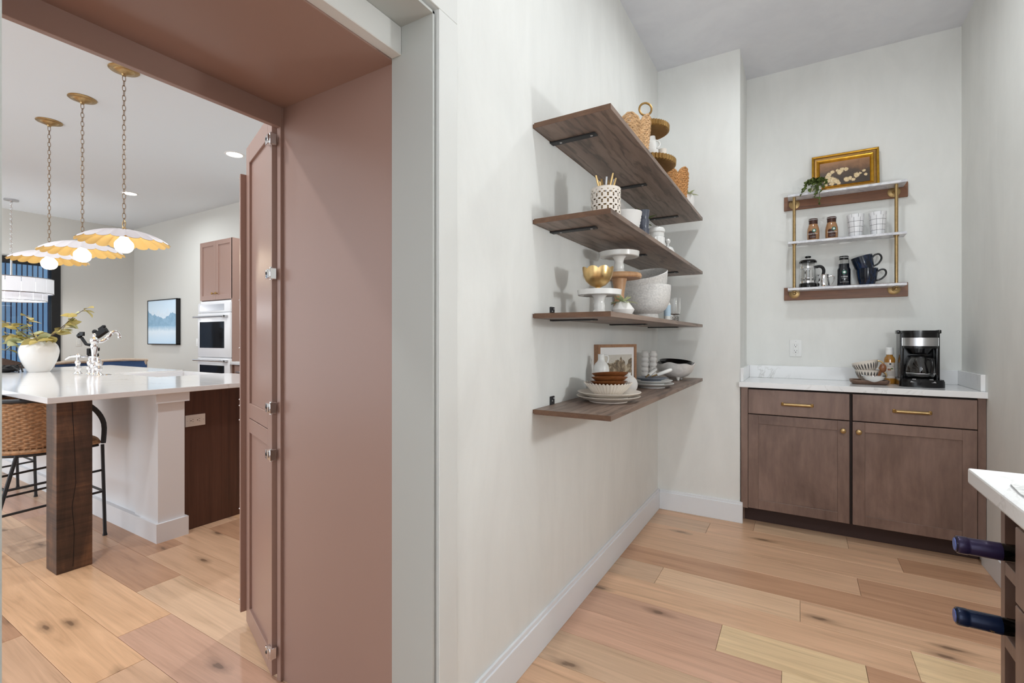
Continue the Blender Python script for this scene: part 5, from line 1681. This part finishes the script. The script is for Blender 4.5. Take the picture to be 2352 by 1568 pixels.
# ---- french press
t = thing('french_press', 'glass french press with black handle and base on the lowest alcove shelf', 'coffee press', (0.050, YS, ZC))
MB().lathe([(0, 0), (0.052, 0), (0.053, 0.004), (0.053, 0.022), (0.049, 0.030), (0, 0.030)], 36).build('base', 'black_gloss', t)
MB().lathe([(0, 0.031), (0.044, 0.031), (0.0455, 0.034), (0.0455, 0.166), (0.043, 0.166), (0.043, 0.036), (0, 0.034)], 40).build('beaker', 'glass', t)
m = MB()
m.lathe([(0.0462, 0.130), (0.048, 0.130), (0.048, 0.142), (0.0462, 0.142)], 36)
m.lathe([(0.0462, 0.030), (0.048, 0.030), (0.048, 0.045), (0.0462, 0.045)], 36)
for a in (20, 110, 200, 290):
    m.box(-0.004, 0.004, 0.0462, 0.0475, 0.04, 0.135, M=Matrix.Rotation(R(a), 4, 'Z'))
m.build('metal_frame', 'chrome', t)
MB().lathe([(0, 0.164), (0.044, 0.164), (0.051, 0.166), (0.052, 0.176), (0.044, 0.186), (0.012, 0.189), (0, 0.189)], 36).build('lid', 'black_gloss', t)
p = MB().lathe([(0, 0.06), (0.003, 0.06), (0.003, 0.204), (0, 0.204)], 10)
p.lathe([(0, 0.06), (0.042, 0.06), (0.042, 0.066), (0, 0.066)], 32)
p.build('plunger', 'chrome', t)
MB().lathe([(0, 0.200), (0.014, 0.201), (0.019, 0.206), (0.018, 0.212), (0.010, 0.215), (0, 0.216)], 24).build('plunger_knob', 'black_gloss', t)
MB().tube(spline([(0.046, -0.004, 0.136), (0.065, -0.006, 0.140), (0.082, -0.008, 0.130), (0.089, -0.009, 0.108), (0.084, -0.008, 0.080), (0.074, -0.007, 0.058)], 4), 0.0095, 12).build('handle', 'black_matte', t)
# ---- steel frothing jug
t = thing('milk_jug', 'small polished steel milk jug beside the french press', 'jug', (0.138, 3.775, ZC))
MB().lathe([(0, 0), (0.031, 0), (0.033, 0.003), (0.034, 0.024), (0.028, 0.048), (0.0265, 0.072), (0.029, 0.080), (0.0275, 0.080), (0.025, 0.071), (0.027, 0.048), (0.031, 0.024), (0, 0.004)], 36, mod=lambda a, i: 1 + (0.32 * max(0, math.cos(a - math.pi)) ** 8 if i in (6, 7) else 0)).build('body', 'chrome', t)
MB().tube(spline([(0.028, 0, 0.066), (0.048, 0, 0.070), (0.060, 0, 0.062), (0.055, 0, 0.042), (0.042, 0, 0.014)], 5), 0.004, 8).build('handle', 'chrome', t)
# ---- black coffee bottle
t = thing('iced_coffee_bottle', 'dark navy bottled coffee between the milk jug and the black mugs', 'bottle', (0.250, YS, ZC))
MB().lathe([(0, 0), (0.034, 0), (0.0365, 0.004), (0.0365, 0.108), (0.030, 0.122), (0.029, 0.145), (0, 0.145)], 36).build('body', 'coldbrew', t)
MB().lathe([(0.0285, 0.146), (0.0285, 0.172), (0.026, 0.176), (0.026, 0.146)], 32).build('neck', 'glass', t)
MB().lathe([(0, 0.170), (0.0255, 0.170), (0.0255, 0.185), (0.0265, 0.186), (0.0265, 0.194), (0.024, 0.196), (0, 0.196)], 32).build('cap', 'black_gloss', t)
MB().torus((0, 0, 0.1855), 0.0268, 0.0013, 'Z', 32, 6).build('cap_ring', 'white_ink', t)
emblem(t, 0.0367, 0.088, 0.0125)
text_mesh('COFFEE', 0.011, None, 0.0373).build('lettering', 'white_ink', t, (0, 0, 0.059), smooth=False)
text_mesh('UNSWEETENED', 0.0042, None, 0.0373).build('lettering', 'white_ink', t, (0, 0, 0.047), smooth=False)
text_mesh('MEDIUM ROAST ARABICA', 0.0045, None, 0.0373).build('lettering', 'white_ink', t, (0, 0, 0.024), smooth=False)
# ---- dark mugs, the upper one tilted
MPROF = [(0, 0), (0.038, 0), (0.040, 0.004), (0.050, 0.035), (0.0555, 0.075), (0.0575, 0.105), (0.0545, 0.105), (0.052, 0.075), (0.046, 0.036), (0.037, 0.008), (0, 0.007)]
def dark_mug(loc, rot, label):
    t = thing('dark_mug', label, 'mug', loc, 0, 'blue black ribbed mugs')
    t.rotation_euler = rot
    MB().lathe(MPROF, 64, mod=lambda a, i: 1 + 0.012 * math.cos(16 * a)).build('body', 'blue_mug', t, ang=60)
    MB().tube(spline([(0.045, -0.006, 0.026), (0.070, -0.008, 0.034), (0.091, -0.010, 0.055), (0.096, -0.010, 0.075), (0.088, -0.010, 0.092), (0.070, -0.008, 0.094), (0.052, -0.006, 0.082)], 5), 0.0055, 10).build('handle', 'black_gloss', t)
    return t
dark_mug((0.372, YS, ZC), (0, 0, 0), 'lower blue black ribbed mug of the stack')
dark_mug((0.368, YS - 0.002, ZC + 0.082), (0, R(-14), 0), 'upper tilted blue black ribbed mug of the stack')

# ---- things on the counter
ZQ = 0.92
t = thing('serving_tray', 'dished wooden serving board under the striped cups', 'tray', (0.366, 3.645, ZQ))
t.scale = (0.90, 1.05, 1)
def round_rect(hx, hy, r, n=6):
    out = []
    for cx, cy, a0 in ((hx - r, hy - r, 0), (-hx + r, hy - r, 90), (-hx + r, -hy + r, 180), (hx - r, -hy + r, 270)):
        out += [(cx + r * math.cos(R(a0 + 90 * i / n)), cy + r * math.sin(R(a0 + 90 * i / n))) for i in range(n + 1)]
    return out
vs, fs, lay = [], [], [(0.090, 0.052, 0.0), (0.104, 0.066, 0.010), (0.108, 0.070, 0.022), (0.106, 0.068, 0.027), (0.092, 0.055, 0.025), (0.086, 0.050, 0.014)]
rings = [[(x, y, z) for x, y in round_rect(hx, hy, 0.035)] for hx, hy, z in lay]
k = len(rings[0])
for rg in rings:
    vs += rg
for i in range(len(rings) - 1):
    for j in range(k):
        q = (j + 1) % k
        fs.append((i * k + j, i * k + q, (i + 1) * k + q, (i + 1) * k + j))
fs += [tuple(reversed(range(k))), tuple((len(rings) - 1) * k + j for j in range(k))]
MB().add(vs, fs).build('board', 'tray_wood', t)
CB = ZQ + 0.0145
def striped_cup(loc, rot, label, white=False):
    t = thing('striped_cup', label, 'cup', loc, 0, 'striped tea cups on the wooden board')
    t.rotation_euler = rot
    pr = [(0, 0), (0.028, 0), (0.030, 0.004), (0.052, 0.022), (0.064, 0.050), (0.067, 0.072), (0.0645, 0.072), (0.061, 0.050), (0.049, 0.024), (0.028, 0.008), (0, 0.007)]
    MB().lathe(pr, 48).build('body', 'cream' if not white else 'white_ceramic', t)
    if not white:
        sm = MB()
        for i in range(26):
            a = 2 * math.pi * i / 26
            w = 0.045
            prs = [(0.0535, 0.024, 0.25), (0.0595, 0.038, 1.0), (0.0648, 0.052, 1.0), (0.0666, 0.063, 0.35)]
            for (r1, z1, w1), (r2, z2, w2) in zip(prs, prs[1:]):
                sm.add([((r1 + .0006) * math.cos(a - w * w1), (r1 + .0006) * math.sin(a - w * w1), z1), ((r1 + .0006) * math.cos(a + w * w1), (r1 + .0006) * math.sin(a + w * w1), z1),
                        ((r2 + .0006) * math.cos(a + w * w2), (r2 + .0006) * math.sin(a + w * w2), z2), ((r2 + .0006) * math.cos(a - w * w2), (r2 + .0006) * math.sin(a - w * w2), z2)], [(0, 1, 2, 3)])
        sm.build('brush_stripe', 'ink', t, smooth=False)
    MB().tube(handle_pts(0.058, 0.018, 0.064, 0.030, R(-10)), 0.0042, 8).build('handle', 'gold', t)
    return t
striped_cup((0.366, 3.668, CB), (0, 0, 0), 'lower cream cup with dark brush stripes on the wooden board')
striped_cup((0.362, 3.666, CB + 0.052), (0, R(-13), 0), 'upper tilted cream cup with dark brush stripes')
t = thing('small_bowl', 'small shiny white bowl in front of the striped cups', 'bowl', (0.384, 3.600, CB))
MB().lathe([(0, 0), (0.022, 0), (0.026, 0.003), (0.050, 0.020), (0.060, 0.044), (0.058, 0.044), (0.047, 0.022), (0.024, 0.008), (0, 0.007)], 40).build('body', 'white_ceramic', t)
MB().lathe([(0.0604, 0.040), (0.0606, 0.0445), (0.058, 0.0447), (0.0602, 0.040)], 40).build('silver_rim', 'chrome', t)
t = thing('wooden_scoop', 'small wooden scoop standing in the white bowl', 'scoop', (0.398, 3.600, CB + 0.010))
Mt = Matrix.Rotation(R(20), 4, 'Y')
MB().tube([(0.0, 0, 0.0), (0.012, 0, 0.03), (0.020, 0, 0.06)], [0.007, 0.0075, 0.007], 8).sphere((0.031, 0, 0.078), 0.024, 14, 10, (0.75, 0.35, 1.15), ).build('scoop', 'acacia', t)

t = thing('syrup_bottle', 'amber syrup bottle with white cap beside the coffee maker', 'bottle', (0.478, 3.735, ZQ))
MB().lathe([(0, 0), (0.025, 0), (0.0285, 0.004), (0.0285, 0.148), (0.026, 0.160), (0.0175, 0.172), (0.0165, 0.182), (0, 0.182)], 32).build('body', 'syrup', t)
MB().lathe([(0, 0.180), (0.0185, 0.180), (0.019, 0.185), (0.019, 0.205), (0.0182, 0.207), (0.0190, 0.210), (0.0182, 0.213), (0.0190, 0.216), (0.0190, 0.222), (0.017, 0.225), (0, 0.225)], 28).build('cap', 'plastic', t)
def wrap(x0, x1, z0, z1, r, n=10):
    vs, fs = [], []
    for i in range(n + 1):
        a = (x0 + (x1 - x0) * i / n) / r
        vs += [(r * math.sin(a), -r * math.cos(a), z0), (r * math.sin(a), -r * math.cos(a), z1)]
    for i in range(n):
        fs.append((2 * i, 2 * i + 2, 2 * i + 3, 2 * i + 1))
    return MB().add(vs, fs)
lb = wrap(-0.034, 0.034, 0.035, 0.132, 0.0289, 20).build('label_sheet', 'paper', t)
text_mesh('HAZELNUT SYRUP', 0.0056, None, 0.0293).build('lettering', 'ink', lb, (0, 0, 0.110), smooth=False)
wrap(-0.005, 0.005, 0.118, 0.128, 0.0293, 4).build('printed_mark', 'ink', lb)
wrap(-0.013, 0.004, 0.083, 0.095, 0.0293, 6).build('printed_nut', 'acacia', lb)
wrap(0.002, 0.014, 0.091, 0.099, 0.0294, 6).build('printed_leaf', 'leaf_dark', lb)
for zz in (0.075, 0.068, 0.061, 0.054):
    wrap(-0.020, 0.020, zz, zz + 0.0012, 0.0293, 8).build('printed_line', 'ink', lb)

# ---- drip coffee maker
t = thing('coffee_maker', 'black drip coffee maker with steel band and glass carafe', 'coffee maker', (0.604, 3.655, ZQ))
t.scale = (0.87, 1, 1)
def stadium(w, y0, y1, n=14):
    """outline with a bowed front edge"""
    pts = [(-w, y1), (-w, y0 + 0.045)]
    for i in range(n + 1):
        a = R(180 + 180 * i / n)
        pts.append((w * 0.98 * math.cos(a), y0 + 0.045 + 0.045 * math.sin(a)))
    pts += [(w, y0 + 0.045), (w, y1)]
    return pts
bs = MB().prism(stadium(0.117, -0.125, 0.105), 0, 0.030)
bs.add([(x * (0.96 if k else 1), y * (0.96 if k else 1), 0.030 + 0.014 * k) for k in (0, 1) for x, y in stadium(0.117, -0.125, 0.105)],
       [(i, i + 1, i + 20, i + 19) for i in range(18)] + [tuple(range(19, 38))])
bs.build('base', 'black_gloss', t)
MB().box(-0.098, 0.098, 0.035, 0.105, 0.04, 0.320, 0.008, 2).build('tower', 'black_gloss', t)
MB().box(-0.104, -0.082, -0.03, 0.10, 0.04, 0.325, 0.006, 2).build('side_column', 'black_gloss', t)
MB().box(0.082, 0.104, -0.03, 0.10, 0.04, 0.325, 0.006, 2).build('side_column', 'black_gloss', t)
hd = MB().prism(stadium(0.094, -0.085, 0.08), 0.222, 0.312)
hd.build('brew_head', 'black_gloss', t)
vs = stadium(0.0955, -0.0865, 0.08)[1:-1]
nb = len(vs)
MB().add([(x, y, z) for z in (0.236, 0.284) for x, y in vs], [(i, i + 1, i + 1 + nb, i + nb) for i in range(nb - 1)]).build('steel_band', 'steel', t)
MB().lathe([(0, 0.188), (0.050, 0.188), (0.072, 0.222), (0, 0.222)], 32, c=(0, -0.02)).build('filter_basket', 'black_gloss', t)
lid = MB().prism(stadium(0.100, -0.095, 0.10), 0.312, 0.326)
lid.box(-0.118, -0.098, 0.0, 0.06, 0.308, 0.330, 0.005, 2)
lid.box(0.098, 0.118, 0.0, 0.06, 0.308, 0.330, 0.005, 2)
lid.build('lid', 'black_gloss', t)
MB().lathe([(0, 0.044), (0.070, 0.044), (0.072, 0.048), (0, 0.048)], 32, c=(0, -0.03)).build('warming_plate', 'black_matte', t)
cf = MB().lathe([(0, 0.050), (0.066, 0.050), (0.074, 0.056), (0.081, 0.075), (0.079, 0.110), (0.068, 0.150), (0.056, 0.172), (0.054, 0.172), (0.066, 0.149), (0.0765, 0.110), (0.0785, 0.076), (0.071, 0.059), (0, 0.053)], 44, c=(0, -0.03))
car = cf.build('carafe', 'glass', t)
MB().lathe([(0, 0.178), (0.048, 0.180), (0.058, 0.175), (0.058, 0.168), (0, 0.168)], 32, c=(0, -0.03)).build('carafe_lid', 'black_gloss', car)
MB().torus((0, -0.03, 0.078), 0.0812, 0.0025, 'Z', 40, 6).build('steel_ring', 'chrome', car)
MB().tube([(0.028, -0.085, 0.168), (0.042, -0.125, 0.160), (0.046, -0.130, 0.120), (0.042, -0.118, 0.080)], [0.011, 0.012, 0.011, 0.009], 10).build('carafe_handle', 'black_gloss', car)
Mp = Matrix.Translation((0, -0.112, 0.036)) @ Matrix.Rotation(R(-40), 4, 'X')
pn = MB().box(-0.030, 0.030, -0.002, 0.002, -0.012, 0.014, 0.001, 1, M=Mp).build('display', 'black_gloss', t)
for s, nm in ((-1, 'button_panel'), (1, 'button_panel')):
    q = [(s * 0.034, -0.012), (s * 0.066, -0.012), (s * 0.052, 0.013), (s * 0.034, 0.013)]
    MB().add([tuple(Mp @ Vector((x, -0.003, z))) for x, z in q], [(0, 1, 2, 3)]).build(nm, 'steel', t, smooth=False)
for i in range(4):
    MB().add([tuple(Mp @ Vector((x, -0.0032, z))) for x, z in ((-0.026 + i * 0.014, -0.009), (-0.016 + i * 0.014, -0.009), (-0.016 + i * 0.014, -0.006), (-0.026 + i * 0.014, -0.006))], [(0, 1, 2, 3)]).build('button', 'white_ink', t, smooth=False)

# ================================================================== WINE CABINET, right foreground
t = thing('wine_cabinet', 'dark maple cabinet with a narrow wine rack in the right foreground', 'cabinet', (0.35, 1.34, 0))
WD = 0.49
m = MB()
m.box(0.0, WD, -0.022, 0.0, 0.0, 0.886)
m.box(WD - 0.02, WD, -1.245, -0.022, 0.0, 0.886)
m.box(0.02, WD, -1.245, -0.022, 0.0, 0.10)
m.box(0.0, WD, -0.21, -0.19, 0.10, 0.886)
m.build('carcass', 'cab', t, smooth=False)
MB().box(0.05, WD, -1.245, -0.20, 0.10, 0.886).build('interior', 'gap', t, smooth=False)
MB().box(0.46, WD, -0.19, -0.022, 0.10, 0.886).build('back_panel', 'gap', t, smooth=False)
for zz in (0.86, 0.73, 0.587, 0.444, 0.301, 0.158):
    MB().box(0.0, WD - 0.03, -0.19, -0.022, zz, zz + 0.026, 0.001, 1).build('rack_shelf', 'cab', t, smooth=False)
yy = -0.197
for i in range(2):
    ya, yb = yy - 0.52, yy
    d = MB().box(-0.035, -0.012, ya, yb - 0.004, 0.751, 0.880, 0.0015, 1).build('drawer', 'cab', t, smooth=False)
    MB().tube([(-0.055, (ya + yb) / 2 - 0.07, 0.815), (-0.055, (ya + yb) / 2 + 0.07, 0.815)], 0.007, 10).build('pull', 'brass', d)
    MB().box(-0.035, -0.012, ya, yb - 0.004, 0.105, 0.747, 0.0015, 1).build('door', 'cab', t, smooth=False)
    MB().box(-0.012, 0.05, ya, yb, 0.10, 0.886).build('frame_stile', 'gap', t, smooth=False)
    yy = ya
o = tag(MB().box(0.312, 0.8415, 0.085, 1.395, 0.8875, 0.92, 0.004, 2).build('wine_countertop', 'quartz', smooth=False), 'white countertop corner above the wine rack in the right foreground', 'countertop')
tag(MB().prism([(0.345, 1.27), (0.47, 1.29), (0.60, 1.29), (0.60, 0.98), (0.35, 0.98), (0.338, 1.20)], 0, 0.003).build('lace_mat', 'lace', None, (0, 0, 0.9202), smooth=False), 'grey white lace mat lying on the foreground countertop', 'mat')
def wine_bottle(loc, mat, label, txt=None):
    t = thing('wine_bottle', label, 'wine bottle', loc, 0, 'wine bottles in the rack')
    Mx = Matrix.Rotation(R(90), 4, 'Y')
    # neck points to -X
    bp = [(0, 0.0), (0.0152, 0.0), (0.0155, 0.075), (0.017, 0.10), (0.030, 0.135), (0.0375, 0.16), (0.0375, 0.30), (0.034, 0.305), (0, 0.300)]
    MB().lathe([(r, z + 0.0) for r, z in bp], 28, M=Mx).build('glass_body', 'bottle_dark', t)
    MB().lathe([(0, -0.0012), (0.0125, -0.0012), (0.0158, 0.0015), (0.0165, 0.004), (0.0165, 0.016), (0.0155, 0.0185), (0.0158, 0.020), (0.0160, 0.064), (0.0156, 0.064), (0.0156, 0.002), (0, 0.001)], 32, M=Mx).build('capsule', mat, t)
    MB().lathe([(0, -0.0022), (0.0115, -0.0022), (0.0118, -0.001), (0, -0.001)], 28, M=Mx).build('capsule_end', 'capsule_end', t)
    if txt:
        tm = text_mesh(txt, 0.011, None, 0.0163)
        tm.xf(Matrix.Translation((0.048, 0, 0)) @ Matrix.Rotation(R(90), 4, 'Y') @ Matrix.Rotation(R(75), 4, 'Z'))
        tm.build('lettering', 'gold_ink', t, smooth=False)
    return t
wine_bottle((0.259, 1.235, 0.802), 'capsule_violet', 'upper wine bottle with violet capsule poking out of the rack')
wine_bottle((0.259, 1.235, 0.664), 'capsule_blue', 'lower wine bottle with dark blue capsule and gold lettering', 'AQVA')

# ---- added key lamp, out of view, set where the shelf shadows point
t = thing('added_key_lamp', 'added out-of-view opal globe key lamp on the right pantry wall', 'wall lamp', (0.842, 1.62, 1.40))
Mr = Matrix.Rotation(R(-90), 4, 'Y')
MB().lathe([(0, 0), (0.05, 0), (0.05, 0.012), (0.015, 0.016), (0.012, 0.03), (0, 0.03)], 28, M=Mr).build('back_plate', 'brass', t)
MB().tube([(-0.02, 0, 0), (-0.06, 0, 0)], 0.008, 8).build('arm', 'brass', t)
MB().sphere((-0.10, 0, 0), 0.05, 24, 16).build('globe', 'opal', t)
